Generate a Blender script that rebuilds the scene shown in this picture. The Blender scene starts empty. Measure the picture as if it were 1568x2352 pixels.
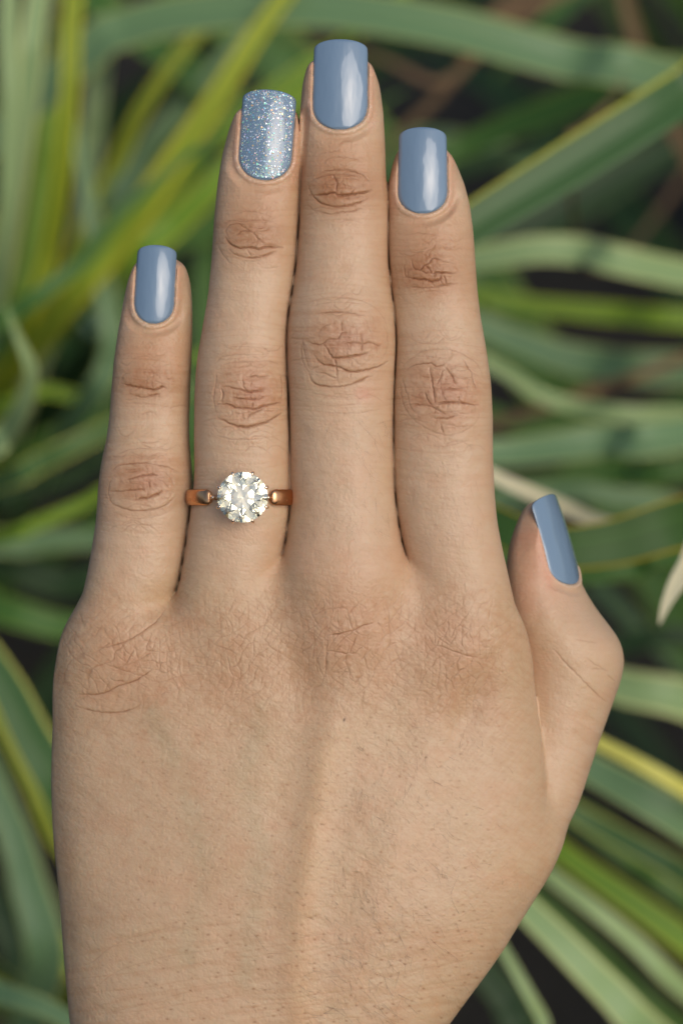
import bpy, bmesh, math, random
import numpy as np
from mathutils import Matrix, Vector

# ------------------------------------------------------------------ frame
S = 0.073            # millimetres per tracing unit in the plane of the hand
D = 500.0            # millimetres from the camera to that plane
PITCH = 40.0         # camera looks down by this many degrees
HAND_H = 0.62        # height of the hand above the ground, metres
M = Matrix.Translation((0, 0, HAND_H)) @ Matrix.Rotation(math.radians(90 - PITCH), 4, 'X')
MI = M.inverted()

def P(px, py, z=0.0):
    """tracing units + height z (mm) above the hand plane -> local mm"""
    k = (D - z) / D * S
    return np.array([(px - 784.0) * k, (1176.0 - py) * k, z])

def topix(x, y, z):
    k = D / (D - z) / S
    return 784.0 + x * k, 1176.0 - y * k

# ------------------------------------------------------------------ camera, sky, sun, exposure
sc = bpy.context.scene
cam_d = bpy.data.cameras.new('camera')
cam = bpy.data.objects.new('camera', cam_d)
sc.collection.objects.link(cam)
cam.matrix_world = M @ Matrix.Translation((0, 0, D / 1000))
cam_d.sensor_fit = 'VERTICAL'
cam_d.sensor_height = 36.0
cam_d.sensor_width = 24.0
cam_d.lens = 36.0 * D / (2352 * S)
cam_d.clip_start = 0.01
cam_d.clip_end = 500
cam_d.dof.use_dof = True
cam_d.dof.focus_distance = (D - 6.5) / 1000
cam_d.dof.aperture_fstop = 12.5
cam_d.dof.aperture_blades = 9
sc.camera = cam

SUN_EL, SUN_AZ = 46.0, 142.0     # azimuth clockwise from +Y (the viewing direction)
w = bpy.data.worlds.new('World'); sc.world = w; w.use_nodes = True
nt = w.node_tree; nt.nodes.clear()
sky = nt.nodes.new('ShaderNodeTexSky'); sky.sky_type = 'NISHITA'
sky.sun_disc = False
sky.sun_elevation = math.radians(SUN_EL); sky.sun_rotation = math.radians(SUN_AZ)
sky.air_density = 1.0; sky.dust_density = 4.0; sky.ozone_density = 1.0
bg = nt.nodes.new('ShaderNodeBackground'); bg.inputs['Strength'].default_value = 0.115
wo = nt.nodes.new('ShaderNodeOutputWorld')
nt.links.new(sky.outputs[0], bg.inputs[0]); nt.links.new(bg.outputs[0], wo.inputs[0])
sun_d = bpy.data.lights.new('sun', 'SUN'); sun = bpy.data.objects.new('sun', sun_d)
sc.collection.objects.link(sun)
sun_d.energy = 0.95; sun_d.angle = math.radians(46); sun_d.color = (1.0, 0.96, 0.90)
a_, e_ = math.radians(SUN_AZ), math.radians(SUN_EL)
sdir = Vector((math.sin(a_) * math.cos(e_), math.cos(a_) * math.cos(e_), math.sin(e_)))
sun.rotation_euler = sdir.to_track_quat('Z', 'Y').to_euler()
sc.view_settings.view_transform = 'Standard'
sc.view_settings.look = 'None'
sc.view_settings.exposure = 0.1
sc.view_settings.gamma = 1.0
sc.view_settings.use_curve_mapping = False
sc.cycles.use_denoising = True
sc.cycles.max_bounces = 14
sc.cycles.transmission_bounces = 14
sc.cycles.glossy_bounces = 6
sc.cycles.diffuse_bounces = 3
sc.cycles.transparent_max_bounces = 8
sc.cycles.sample_clamp_indirect = 8

rng = np.random.default_rng(7)
random.seed(7)

# ------------------------------------------------------------------ helpers
def link(o, parent=None):
    sc.collection.objects.link(o)
    if parent is not None:
        o.parent = parent
    return o

def np_mesh(name, V, faces_list, smooth=True):
    """V in metres; faces_list: arrays (n,3) or (n,4)"""
    me = bpy.data.meshes.new(name)
    me.vertices.add(len(V)); me.vertices.foreach_set('co', np.asarray(V, np.float32).ravel())
    loops = np.concatenate([f.ravel() for f in faces_list]).astype(np.int32)
    tot = np.concatenate([np.full(len(f), f.shape[1], np.int32) for f in faces_list])
    start = np.concatenate([[0], np.cumsum(tot)[:-1]]).astype(np.int32)
    me.loops.add(len(loops)); me.loops.foreach_set('vertex_index', loops)
    me.polygons.add(len(tot)); me.polygons.foreach_set('loop_start', start)
    try:
        me.polygons.foreach_set('loop_total', tot)
    except Exception:
        pass
    me.update(calc_edges=True)
    me.polygons.foreach_set('use_smooth', np.full(len(tot), smooth))
    me.validate()
    return me

def fattr(me, name, arr):
    a = me.attributes.new(name, 'FLOAT', 'POINT'); a.data.foreach_set('value', np.asarray(arr, np.float32))

def cattr(me, name, rgb):
    a = me.attributes.new(name, 'FLOAT_COLOR', 'POINT')
    c = np.ones((len(rgb), 4), np.float32); c[:, :3] = rgb
    a.data.foreach_set('color', c.ravel())

class Mat:
    def __init__(self, name):
        self.m = bpy.data.materials.new(name); self.m.use_nodes = True
        self.t = self.m.node_tree; self.n = self.t.nodes; self.n.clear()
        self.out = self.n.new('ShaderNodeOutputMaterial')
        self.b = self.n.new('ShaderNodeBsdfPrincipled')
        self.t.links.new(self.b.outputs[0], self.out.inputs[0])
    def node(self, t, **kw):
        n = self.n.new(t)
        for k, v in kw.items():
            setattr(n, k, v)
        return n
    def link(self, a, b):
        self.t.links.new(a, b)
    def set(self, **kw):
        for k, v in kw.items():
            self.b.inputs[k.replace('_', ' ')].default_value = v
        return self
    def math(self, op, a, b=None, c=None, clamp=False):
        n = self.n.new('ShaderNodeMath'); n.operation = op; n.use_clamp = clamp
        for i, v in enumerate((a, b, c)):
            if v is None: continue
            if isinstance(v, (int, float)): n.inputs[i].default_value = v
            else: self.link(v, n.inputs[i])
        return n.outputs[0]
    def mix(self, f, a, b):
        n = self.n.new('ShaderNodeMix'); n.data_type = 'RGBA'
        for i, v in ((0, f), (6, a), (7, b)):
            if isinstance(v, (int, float)): n.inputs[i].default_value = v
            elif isinstance(v, tuple): n.inputs[i].default_value = (*v, 1) if len(v) == 3 else v
            else: self.link(v, n.inputs[i])
        return n.outputs[2]

_tab = rng.random((8, 256, 256)).astype(np.float32)
def vnoise(x, y, seed=0):
    t = _tab[seed % 8]
    x = np.asarray(x) + 17.3 * seed + 1000; y = np.asarray(y) + 5.7 * seed + 1000
    xi = np.floor(x).astype(np.int32); yi = np.floor(y).astype(np.int32)
    fx = (x - xi).astype(np.float32); fy = (y - yi).astype(np.float32)
    fx = fx * fx * (3 - 2 * fx); fy = fy * fy * (3 - 2 * fy)
    x0 = xi & 255; x1 = (xi + 1) & 255; y0 = yi & 255; y1 = (yi + 1) & 255
    return (t[x0, y0] * (1 - fx) + t[x1, y0] * fx) * (1 - fy) + (t[x0, y1] * (1 - fx) + t[x1, y1] * fx) * fy

def sstep(a, b, x):
    t = np.clip((x - a) / (b - a), 0, 1)
    return t * t * (3 - 2 * t)

def catmull(pts, n=10):
    pts = np.asarray(pts, float)
    if len(pts) < 3:
        t = np.linspace(0, 1, n + 1)[:, None]
        return pts[0] * (1 - t) + pts[-1] * t
    p = np.vstack([2 * pts[0] - pts[1], pts, 2 * pts[-1] - pts[-2]])
    out = []
    for i in range(1, len(p) - 2):
        a, b, c, d = p[i - 1], p[i], p[i + 1], p[i + 2]
        for k in range(n):
            t = k / n
            out.append(0.5 * (2 * b + (c - a) * t + (2 * a - 5 * b + 4 * c - d) * t * t + (3 * b - a - 3 * c + d) * t ** 3))
    out.append(p[-2])
    return np.array(out)

# ------------------------------------------------------------------ ground
def soil_material():
    m = Mat('soil').set(Roughness=0.95)
    tc = m.node('ShaderNodeTexCoord')
    n1 = m.node('ShaderNodeTexNoise'); n1.inputs['Scale'].default_value = 18; n1.inputs['Detail'].default_value = 9
    m.link(tc.outputs['Object'], n1.inputs['Vector'])
    col = m.mix(n1.outputs['Fac'], (0.008, 0.007, 0.005), (0.035, 0.030, 0.020))
    m.link(col, m.b.inputs['Base Color'])
    bp = m.node('ShaderNodeBump'); bp.inputs['Strength'].default_value = 0.9; bp.inputs['Distance'].default_value = 0.02
    m.link(n1.outputs['Fac'], bp.inputs['Height']); m.link(bp.outputs[0], m.b.inputs['Normal'])
    return m.m

def build_ground():
    n = 60
    g = np.sign(np.linspace(-1, 1, n)) * np.abs(np.linspace(-1, 1, n)) ** 3 * 60
    X, Y = np.meshgrid(g, g, indexing='ij')
    near = np.exp(-(X ** 2 + Y ** 2) / 4)
    Z = (vnoise(X * 6, Y * 6, 1) - 0.5) * 0.05 * near + (vnoise(X * 15, Y * 15, 2) - 0.5) * 0.02 * near
    V = np.stack([X, Y + 0.6, Z], -1).reshape(-1, 3)
    i = np.arange(n * n).reshape(n, n)
    F = np.stack([i[:-1, :-1], i[1:, :-1], i[1:, 1:], i[:-1, 1:]], -1).reshape(-1, 4)
    me = np_mesh('ground', V, [F]); me.materials.append(soil_material())
    o = bpy.data.objects.new('ground', me); o['kind'] = 'structure'
    o['label'] = 'dark bare soil in shade far behind the hand'
    link(o)

# ------------------------------------------------------------------ plants
def leaf_material(name, centre, margin, mw, rough=0.38, stripe=0.25, trans=0.22, side=0):
    """margin colour outside |u|>1-mw, fine parallel veins along the blade"""
    m = Mat(name).set(Roughness=rough)
    m.b.inputs['Specular IOR Level'].default_value = 0.35
    au = m.node('ShaderNodeAttribute', attribute_name='u'); av = m.node('ShaderNodeAttribute', attribute_name='v')
    sd = m.node('ShaderNodeAttribute', attribute_name='seed')
    cx = m.node('ShaderNodeCombineXYZ')
    m.link(au.outputs['Fac'], cx.inputs[0]); m.link(av.outputs['Fac'], cx.inputs[1]); m.link(sd.outputs['Fac'], cx.inputs[2])
    mp = m.node('ShaderNodeMapping'); mp.inputs['Scale'].default_value = (9, 1.2, 13)
    m.link(cx.outputs[0], mp.inputs['Vector'])
    nz = m.node('ShaderNodeTexNoise'); nz.inputs['Scale'].default_value = 1.0; nz.inputs['Detail'].default_value = 4
    m.link(mp.outputs[0], nz.inputs['Vector'])
    mp2 = m.node('ShaderNodeMapping'); mp2.inputs['Scale'].default_value = (1.4, 5, 7)
    m.link(cx.outputs[0], mp2.inputs['Vector'])
    nb = m.node('ShaderNodeTexNoise'); nb.inputs['Scale'].default_value = 1.0; nb.inputs['Detail'].default_value = 3
    m.link(mp2.outputs[0], nb.inputs['Vector'])
    ab = m.math('ABSOLUTE', au.outputs['Fac']) if not side else m.math('MULTIPLY', au.outputs['Fac'], float(side))
    wob = m.math('MULTIPLY_ADD', nz.outputs['Fac'], 0.24, -0.12)
    ab2 = m.math('ADD', ab, wob)
    f = m.math('MULTIPLY_ADD', ab2, 8.0, -8.0 * (1 - mw) + 0.5, clamp=True)
    dark = tuple(c * 0.6 for c in centre)
    lite = tuple(min(1, c * 1.5 + 0.015) for c in centre)
    c1 = m.mix(nz.outputs['Fac'], dark, lite)
    c2 = m.mix(m.math('MULTIPLY', nb.outputs['Fac'], stripe), c1, margin)
    c3 = m.mix(f, c2, margin)
    m.link(c3, m.b.inputs['Base Color'])
    bp = m.node('ShaderNodeBump'); bp.inputs['Strength'].default_value = 0.25; bp.inputs['Distance'].default_value = 0.0006
    m.link(nz.outputs['Fac'], bp.inputs['Height']); m.link(bp.outputs[0], m.b.inputs['Normal'])
    tr = m.node('ShaderNodeBsdfTranslucent'); m.link(c3, tr.inputs[0])
    mx = m.node('ShaderNodeMixShader'); mx.inputs[0].default_value = trans
    m.link(m.b.outputs[0], mx.inputs[1]); m.link(tr.outputs[0], mx.inputs[2]); m.link(mx.outputs[0], m.out.inputs[0])
    return m.m

LM = {
    'blue':   leaf_material('leaf_blue_green', (0.107, 0.229, 0.107), (0.467, 0.507, 0.163), 0.10, 0.36),
    'pale':   leaf_material('leaf_pale_green', (0.233, 0.365, 0.152), (0.568, 0.609, 0.243), 0.20, 0.38),
    'yellow': leaf_material('leaf_yellow_green', (0.132, 0.264, 0.016), (0.588, 0.548, 0.030), 0.40, 0.45, 0.35),
    'lime':   leaf_material('leaf_lime', (0.126, 0.284, 0.018), (0.467, 0.507, 0.040), 0.20, 0.45, 0.3),
    'green':  leaf_material('leaf_green', (0.046, 0.142, 0.022), (0.203, 0.294, 0.040), 0.12, 0.42),
    'dark':   leaf_material('leaf_dark_green', (0.034, 0.107, 0.015), (0.467, 0.345, 0.021), 0.10, 0.5, 0.04),
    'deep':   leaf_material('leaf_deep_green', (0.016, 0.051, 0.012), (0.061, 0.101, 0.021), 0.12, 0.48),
    'edge':   leaf_material('leaf_yellow_margin', (0.046, 0.137, 0.035), (0.548, 0.548, 0.101), 0.17, 0.4, 0.08),
    'blade':  leaf_material('leaf_dark_yellow_edge', (0.034, 0.101, 0.024), (0.507, 0.507, 0.071), 0.16, 0.42, 0.04, 0.15, -1),
    'cream':  leaf_material('leaf_cream', (0.609, 0.568, 0.365), (0.670, 0.630, 0.427), 0.3, 0.5),
    'gold':   leaf_material('leaf_gold', (0.568, 0.548, 0.101), (0.630, 0.609, 0.163), 0.3, 0.45),
    'dry':    leaf_material('leaf_dry', (0.163, 0.101, 0.051), (0.224, 0.142, 0.061), 0.3, 0.7, 0.3),
}

def local_from_world(p):
    v = MI @ Vector(p)
    return np.array([v.x, v.y, v.z]) * 1000

WUP = np.array(((MI.to_3x3() @ Vector((0, 0, 1)))[:]))

def ground_point(px, py):
    """where the sight line through (px,py) meets the ground, world metres"""
    a = M @ Vector((0, 0, D / 1000)); q = P(px, py, 0) / 1000
    b = M @ Vector(q); d = b - a
    t = a.z / -d.z
    g = a + d * t
    return np.array([g.x, g.y, -0.01])

def make_leaf(plant, pts_local, width_mm, style, fold=0.16, tip=120.0, roll=0.0, n_per=7, facing=0.7):
    """pts_local (mm): tip first, base last. A folded, tapering strap blade with thickness."""
    C = catmull(pts_local, n_per)
    seg = np.linalg.norm(np.diff(C, axis=0), axis=1); L = np.concatenate([[0], np.cumsum(seg)]); v = L / L[-1]
    T = np.gradient(C, axis=0); T /= np.linalg.norm(T, axis=1)[:, None] + 1e-9
    ref = facing * np.array([0, 0, 1.0]) + (1 - facing) * WUP
    N = ref[None] - (T @ ref)[:, None] * T; N /= np.linalg.norm(N, axis=1)[:, None] + 1e-9
    B = np.cross(T, N)
    if roll:
        c, s = math.cos(roll), math.sin(roll)
        N, B = c * N + s * B, c * B - s * N
    taper = np.clip(L / tip, 0.0, 1) ** 0.7 * (1 - 0.25 * np.clip((v - 0.6) / 0.4, 0, 1))
    hw = width_mm / 2 * np.maximum(taper, 0.02)
    us = np.array([-1, -0.72, -0.36, 0, 0.36, 0.72, 1.0]); nu = len(us)
    wav = (vnoise(v * 9, np.full_like(v, plant['n']), int(plant['n']) % 8) - 0.5) * 0.25
    top = np.zeros((len(C), nu, 3)); bot = top.copy()
    for j, u in enumerate(us):
        h = hw * (fold * 1.6 * (abs(u) ** 1.15) + wav * u * 0.6)
        top[:, j] = C + B * (hw * u)[:, None] + N * h[:, None]
        th = 0.55 * (1 - 0.75 * abs(u) ** 3) * np.maximum(taper, 0.1)
        bot[:, j] = top[:, j] - N * np.asarray(th)[:, None]
    V = np.concatenate([top.reshape(-1, 3), bot.reshape(-1, 3)]) / 1000
    k = len(C); i = np.arange(k * nu).reshape(k, nu); j = i + k * nu
    F = [np.stack([i[:-1, :-1], i[:-1, 1:], i[1:, 1:], i[1:, :-1]], -1).reshape(-1, 4),
         np.stack([j[:-1, :-1], j[1:, :-1], j[1:, 1:], j[:-1, 1:]], -1).reshape(-1, 4),
         np.stack([i[:-1, 0], i[1:, 0], j[1:, 0], j[:-1, 0]], -1), np.stack([i[:-1, -1], j[:-1, -1], j[1:, -1], i[1:, -1]], -1),
         np.stack([i[0, :-1], j[0, :-1], j[0, 1:], i[0, 1:]], -1)]
    me = np_mesh('leaf', V, F)
    U = np.tile(us, k); VV = np.repeat(v * L[-1] / 300, nu)
    fattr(me, 'u', np.concatenate([U, U])); fattr(me, 'v', np.concatenate([VV, VV]))
    fattr(me, 'seed', np.full(2 * len(U), plant['n'] * 0.737 % 9))
    me.materials.append(LM[style])
    o = bpy.data.objects.new('leaf', me); link(o, plant['root'])
    o.matrix_parent_inverse = plant['root'].matrix_world.inverted()
    o.matrix_world = M
    plant['n'] += 1
    return o

def make_plant(label, crown):
    r = bpy.data.objects.new('flax_plant', None); link(r)
    r.location = crown; r['label'] = label; r['category'] = 'plant'; r['group'] = 'strap leaved plants behind the hand'
    bpy.context.view_layer.update()
    return {'root': r, 'crown': np.array(crown), 'cl': local_from_world(crown), 'n': 0}

def seen_leaf(plant, pix, width_px, style, ext=70, rise=0.35, **kw):
    """pix: (px,py,z) from tip to base; extended past the last point down to the crown."""
    pts = [P(*q) for q in pix]
    wid = width_px * S * (D - np.mean([q[2] for q in pix])) / D
    a, b = pts[0], pts[1]
    d = (a - b) / np.linalg.norm(a - b)
    if ext:
        pts = [a + d * ext - WUP * ext * 0.25] + pts
    last, prev = pts[-1], pts[-2]
    d = (last - prev) / np.linalg.norm(last - prev)
    cr = plant['cl'] + np.append(rng.normal(0, 14, 2), 0)
    gap = np.linalg.norm(cr - last)
    pts.append(last + d * gap * rise * 0.6 + (cr - last) * 0.22)
    pts.append(cr + WUP * gap * 0.25 + (last - cr) * 0.12)
    pts.append(cr)
    return make_leaf(plant, pts, wid, style, **kw)

def filler_leaf(plant, az, el, length, width, style, zmax=-450):
    """a leaf arching out of the crown (world direction), skipped where it would reach the hand or the camera"""
    d = np.array([math.cos(az), math.sin(az), 0])
    pts = []
    n = 7
    p = plant['crown'] + np.append(rng.normal(0, 0.02, 2), 0.0); ang = el
    for i in range(n):
        pts.append(local_from_world(p))
        st = length / (n - 1)
        p = p + (d * math.cos(ang) + np.array([0, 0, 1]) * math.sin(ang)) * st
        ang -= (0.10 + 0.34 * (i / n)) * rng.uniform(0.7, 1.4)
        if p[2] < 0.03:
            p[2] = 0.03
    pts = np.array(pts)
    if pts[:, 2].max() > zmax:
        return None
    return make_leaf(plant, pts[::-1], width, style, tip=170.0, roll=rng.normal(0, 0.4), n_per=5, facing=0.35)

def build_plants():
    A = make_plant('yellow green striped flax plant filling the left side behind the little finger', ground_point(-120, 1000))
    B = make_plant('blue green flax plant with long arching leaves at the upper right behind the index finger', ground_point(1900, 640))
    C = make_plant('flax plant with pale striped leaves fanning out at the lower right beside the wrist', ground_point(2150, 2500))
    E = make_plant('dark green flax plant showing its leaf ends left of the wrist at lower left', ground_point(-500, 2300))
    # upper left
    seen_leaf(A, [(95, -30, -330), (68, 180, -330), (20, 520, -350), (-40, 800, -400)], 59, 'pale', ext=120)
    seen_leaf(A, [(172, -40, -360), (158, 260, -360), (120, 560, -380), (30, 860, -420)], 42, 'yellow', ext=150)
    seen_leaf(A, [(22, -40, -300), (26, 300, -300), (8, 620, -320), (-50, 900, -380)], 40, 'pale', ext=150)
    seen_leaf(A, [(640, 10, -380), (470, 270, -380), (280, 545, -390), (70, 800, -420)], 67, 'yellow', ext=60)
    seen_leaf(A, [(830, 60, -400), (640, 270, -400), (420, 500, -400), (180, 700, -420)], 67, 'lime', ext=40)
    seen_leaf(A, [(720, 330, -430), (500, 520, -430), (260, 600, -430), (0, 780, -440)], 67, 'green', ext=40)
    seen_leaf(A, [(520, 300, -460), (360, 470, -460), (200, 620, -460), (10, 800, -470)], 80, 'lime', ext=90)
    seen_leaf(A, [(445, 90, -470), (330, 250, -470), (250, 420, -480), (120, 700, -490)], 46, 'yellow', ext=60)
    seen_leaf(A, [(560, 90, -480), (430, 240, -480), (330, 360, -480), (200, 600, -490)], 66, 'blue', ext=60)
    seen_leaf(A, [(300, 470, -290), (180, 610, -290), (40, 715, -290), (-80, 800, -320)], 66, 'green', ext=40)
    seen_leaf(A, [(230, 150, -500), (215, 330, -500), (190, 520, -500), (100, 800, -500)], 48, 'pale', ext=150)
    seen_leaf(A, [(130, 200, -480), (100, 420, -480), (60, 640, -480), (0, 880, -480)], 53, 'lime', ext=150)
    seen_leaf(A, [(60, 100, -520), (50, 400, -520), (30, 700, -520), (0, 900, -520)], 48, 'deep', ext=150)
    seen_leaf(A, [(180, 330, -400), (230, 620, -400), (255, 820, -400), (150, 1000, -430)], 62, 'blue', ext=50)
    # left middle
    seen_leaf(A, [(40, 770, -230), (72, 870, -235), (20, 990, -250), (-90, 1090, -290)], 83, 'pale', ext=10, tip=70.0)
    seen_leaf(A, [(420, 900, -330), (240, 990, -330), (100, 1060, -330), (-60, 1130, -350)], 56, 'edge', ext=70)
    seen_leaf(A, [(330, 1100, -340), (190, 1160, -340), (80, 1205, -340), (-60, 1250, -350)], 35, 'lime', ext=80)
    seen_leaf(A, [(330, 850, -420), (200, 910, -420), (90, 900, -420), (-60, 960, -430)], 38, 'lime', ext=60)
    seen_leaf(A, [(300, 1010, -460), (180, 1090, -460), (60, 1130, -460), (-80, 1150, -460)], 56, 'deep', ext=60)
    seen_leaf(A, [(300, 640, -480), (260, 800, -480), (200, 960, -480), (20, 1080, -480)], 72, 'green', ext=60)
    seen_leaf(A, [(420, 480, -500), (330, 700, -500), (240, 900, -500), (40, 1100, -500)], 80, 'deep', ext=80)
    seen_leaf(A, [(470, 620, -450), (460, 900, -450), (380, 1100, -450), (150, 1250, -450)], 64, 'green', ext=80)
    # long arch across the top, from the right
    seen_leaf(B, [(170, 150, -400), (290, 70, -395), (480, 30, -390), (720, 22, -385), (1010, 62, -380), (1300, 140, -380), (1600, 205, -390)], 104, 'blue', ext=90, tip=100.0)
    # right side
    seen_leaf(B, [(880, 660, -195), (1080, 520, -195), (1300, 385, -200), (1568, 215, -210), (1750, 100, -250)], 112, 'blade', ext=60, facing=0.8)
    seen_leaf(B, [(960, 400, -420), (1080, 330, -420), (1250, 262, -410), (1430, 200, -400), (1640, 160, -400)], 74, 'green', ext=60)
    seen_leaf(B, [(1436, 160, -300), (1405, 225, -300), (1345, 290, -300), (1300, 360, -320)], 20, 'dry', ext=0, rise=0.1, tip=25.0)
    seen_leaf(B, [(960, 640, -360), (1140, 588, -350), (1320, 578, -350), (1600, 640, -360)], 74, 'pale', ext=60)
    seen_leaf(B, [(1000, 720, -440), (1170, 780, -440), (1350, 835, -440), (1640, 850, -440)], 84, 'blue', ext=70)
    seen_leaf(B, [(1020, 800, -380), (1150, 850, -380), (1300, 930, -380), (1640, 960, -390)], 42, 'pale', ext=60)
    seen_leaf(B, [(1040, 680, -500), (1200, 700, -500), (1400, 720, -500), (1680, 740, -500)], 48, 'lime', ext=70)
    seen_leaf(B, [(1020, 1010, -400), (1180, 962, -400), (1370, 895, -400), (1640, 800, -410)], 26, 'dry', ext=80)
    seen_leaf(B, [(1000, 1055, -340), (1180, 1040, -340), (1380, 1015, -340), (1660, 985, -350)], 88, 'blue', ext=60)
    seen_leaf(B, [(1050, 930, -480), (1200, 980, -480), (1380, 990, -480), (1660, 900, -480)], 64, 'green', ext=60)
    seen_leaf(B, [(860, 130, -480), (1000, 190, -480), (1090, 130, -490), (1200, -20, -500)], 30, 'dry', ext=40)
    seen_leaf(B, [(900, 330, -500), (1000, 230, -500), (1060, 160, -500), (1180, 40, -500)], 34, 'dry', ext=40)
    seen_leaf(B, [(1420, -40, -520), (1450, 60, -520), (1500, 200, -520), (1620, 420, -520)], 46, 'dry', ext=60)
    seen_leaf(B, [(1030, 1110, -460), (1200, 1120, -460), (1400, 1090, -460), (1680, 1060, -460)], 64, 'green', ext=60)
    # near leaves on the right
    seen_leaf(C, [(1010, 1030, -190), (1140, 1098, -190), (1290, 1165, -200), (1400, 1215, -235), (1560, 1258, -300), (1700, 1330, -340)], 56, 'cream', ext=40, rise=0.2)
    seen_leaf(C, [(1060, 1175, -175), (1240, 1252, -165), (1400, 1248, -165), (1590, 1196, -172), (1800, 1180, -220)], 130, 'dark', ext=50, rise=0.25, facing=1.0, fold=0.06)
    seen_leaf(C, [(1100, 1270, -260), (1300, 1318, -260), (1450, 1312, -260), (1640, 1300, -270)], 60, 'green', ext=50)
    seen_leaf(C, [(1512, 1436, -105), (1532, 1380, -107), (1572, 1305, -112), (1640, 1190, -125), (1800, 1200, -200)], 40, 'cream', ext=0, rise=0.1, tip=11.0)
    seen_leaf(C, [(1120, 1150, -380), (1260, 1130, -380), (1400, 1140, -380), (1660, 1230, -400)], 60, 'blue', ext=50)
    seen_leaf(C, [(1250, 1480, -330), (1400, 1570, -320), (1570, 1610, -320), (1760, 1700, -350)], 104, 'pale', ext=60)
    seen_leaf(C, [(1200, 1640, -250), (1370, 1705, -240), (1570, 1815, -240), (1760, 1950, -280)], 38, 'gold', ext=60)
    seen_leaf(C, [(1200, 1680, -260), (1370, 1775, -255), (1570, 1890, -255), (1760, 2030, -290)], 96, 'blue', ext=60)
    seen_leaf(C, [(1180, 1790, -300), (1350, 1885, -300), (1570, 2010, -300), (1760, 2150, -330)], 64, 'edge', ext=60)
    seen_leaf(C, [(1160, 1870, -340), (1330, 1990, -330), (1570, 2160, -330), (1760, 2320, -350)], 70, 'lime', ext=60)
    seen_leaf(C, [(1140, 1930, -290), (1300, 2040, -280), (1450, 2160, -280), (1640, 2330, -300)], 46, 'pale', ext=60)
    seen_leaf(C, [(1080, 1980, -250), (1230, 2110, -240), (1390, 2270, -240), (1560, 2430, -260)], 84, 'pale', ext=60)
    seen_leaf(C, [(1070, 2050, -230), (1160, 2190, -220), (1240, 2330, -220), (1330, 2480, -240)], 30, 'pale', ext=60)
    seen_leaf(C, [(1000, 2110, -330), (1150, 2280, -330), (1280, 2450, -340)], 100, 'deep', ext=60)
    seen_leaf(C, [(1180, 2040, -400), (1350, 2200, -400), (1560, 2400, -400)], 110, 'green', ext=60)
    seen_leaf(C, [(1280, 1850, -400), (1450, 1960, -400), (1620, 2080, -400)], 100, 'green', ext=60)
    seen_leaf(C, [(1260, 1740, -420), (1420, 1800, -420), (1640, 1900, -420)], 90, 'deep', ext=60)
    seen_leaf(C, [(1240, 1420, -450), (1400, 1480, -450), (1640, 1480, -450)], 60, 'deep', ext=60)
    # lower left
    seen_leaf(E, [(-120, 1400, -240), (0, 1555, -240), (70, 1690, -240), (170, 1880, -250), (250, 2150, -300)], 118, 'edge', ext=60, rise=0.1)
    seen_leaf(E, [(-40, 1600, -290), (50, 1765, -290), (110, 1905, -290), (200, 2100, -310)], 34, 'yellow', ext=60, rise=0.1)
    seen_leaf(E, [(-90, 1640, -350), (10, 1860, -350), (60, 2010, -350), (100, 2250, -360)], 96, 'blue', ext=60, rise=0.1)
    seen_leaf(E, [(330, 1430, -380), (150, 1440, -380), (0, 1400, -380), (-150, 1380, -400)], 80, 'green', ext=60)
    seen_leaf(E, [(280, 1330, -440), (140, 1340, -440), (0, 1290, -440), (-150, 1260, -450)], 100, 'deep', ext=60)
    seen_leaf(E, [(300, 1260, -430), (200, 1240, -430), (60, 1250, -430), (-120, 1300, -430)], 70, 'blue', ext=60)
    seen_leaf(E, [(300, 2480, -200), (150, 2340, -200), (0, 2280, -205), (-150, 2240, -230)], 66, 'blue', ext=40)
    seen_leaf(E, [(60, 2000, -420), (120, 2130, -420), (190, 2300, -420)], 60, 'yellow', ext=60)
    seen_leaf(E, [(-60, 2000, -440), (30, 2150, -440), (100, 2350, -440)], 110, 'deep', ext=60)
    # background mass of leaves from the same crowns
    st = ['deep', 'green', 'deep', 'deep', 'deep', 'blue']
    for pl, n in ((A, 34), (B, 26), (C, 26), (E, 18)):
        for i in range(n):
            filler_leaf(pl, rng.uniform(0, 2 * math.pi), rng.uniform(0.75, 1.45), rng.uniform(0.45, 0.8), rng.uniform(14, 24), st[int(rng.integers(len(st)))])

# ------------------------------------------------------------------ hand: implicit body
def smooth_tab(v, sig):
    n = int(sig * 4); k = np.exp(-0.5 * (np.arange(-n, n + 1) / sig) ** 2); k /= k.sum()
    a = np.concatenate([2 * v[0] - v[n:0:-1], v, 2 * v[-1] - v[-2:-n - 2:-1]])
    return np.convolve(a, k, 'valid')

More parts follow.
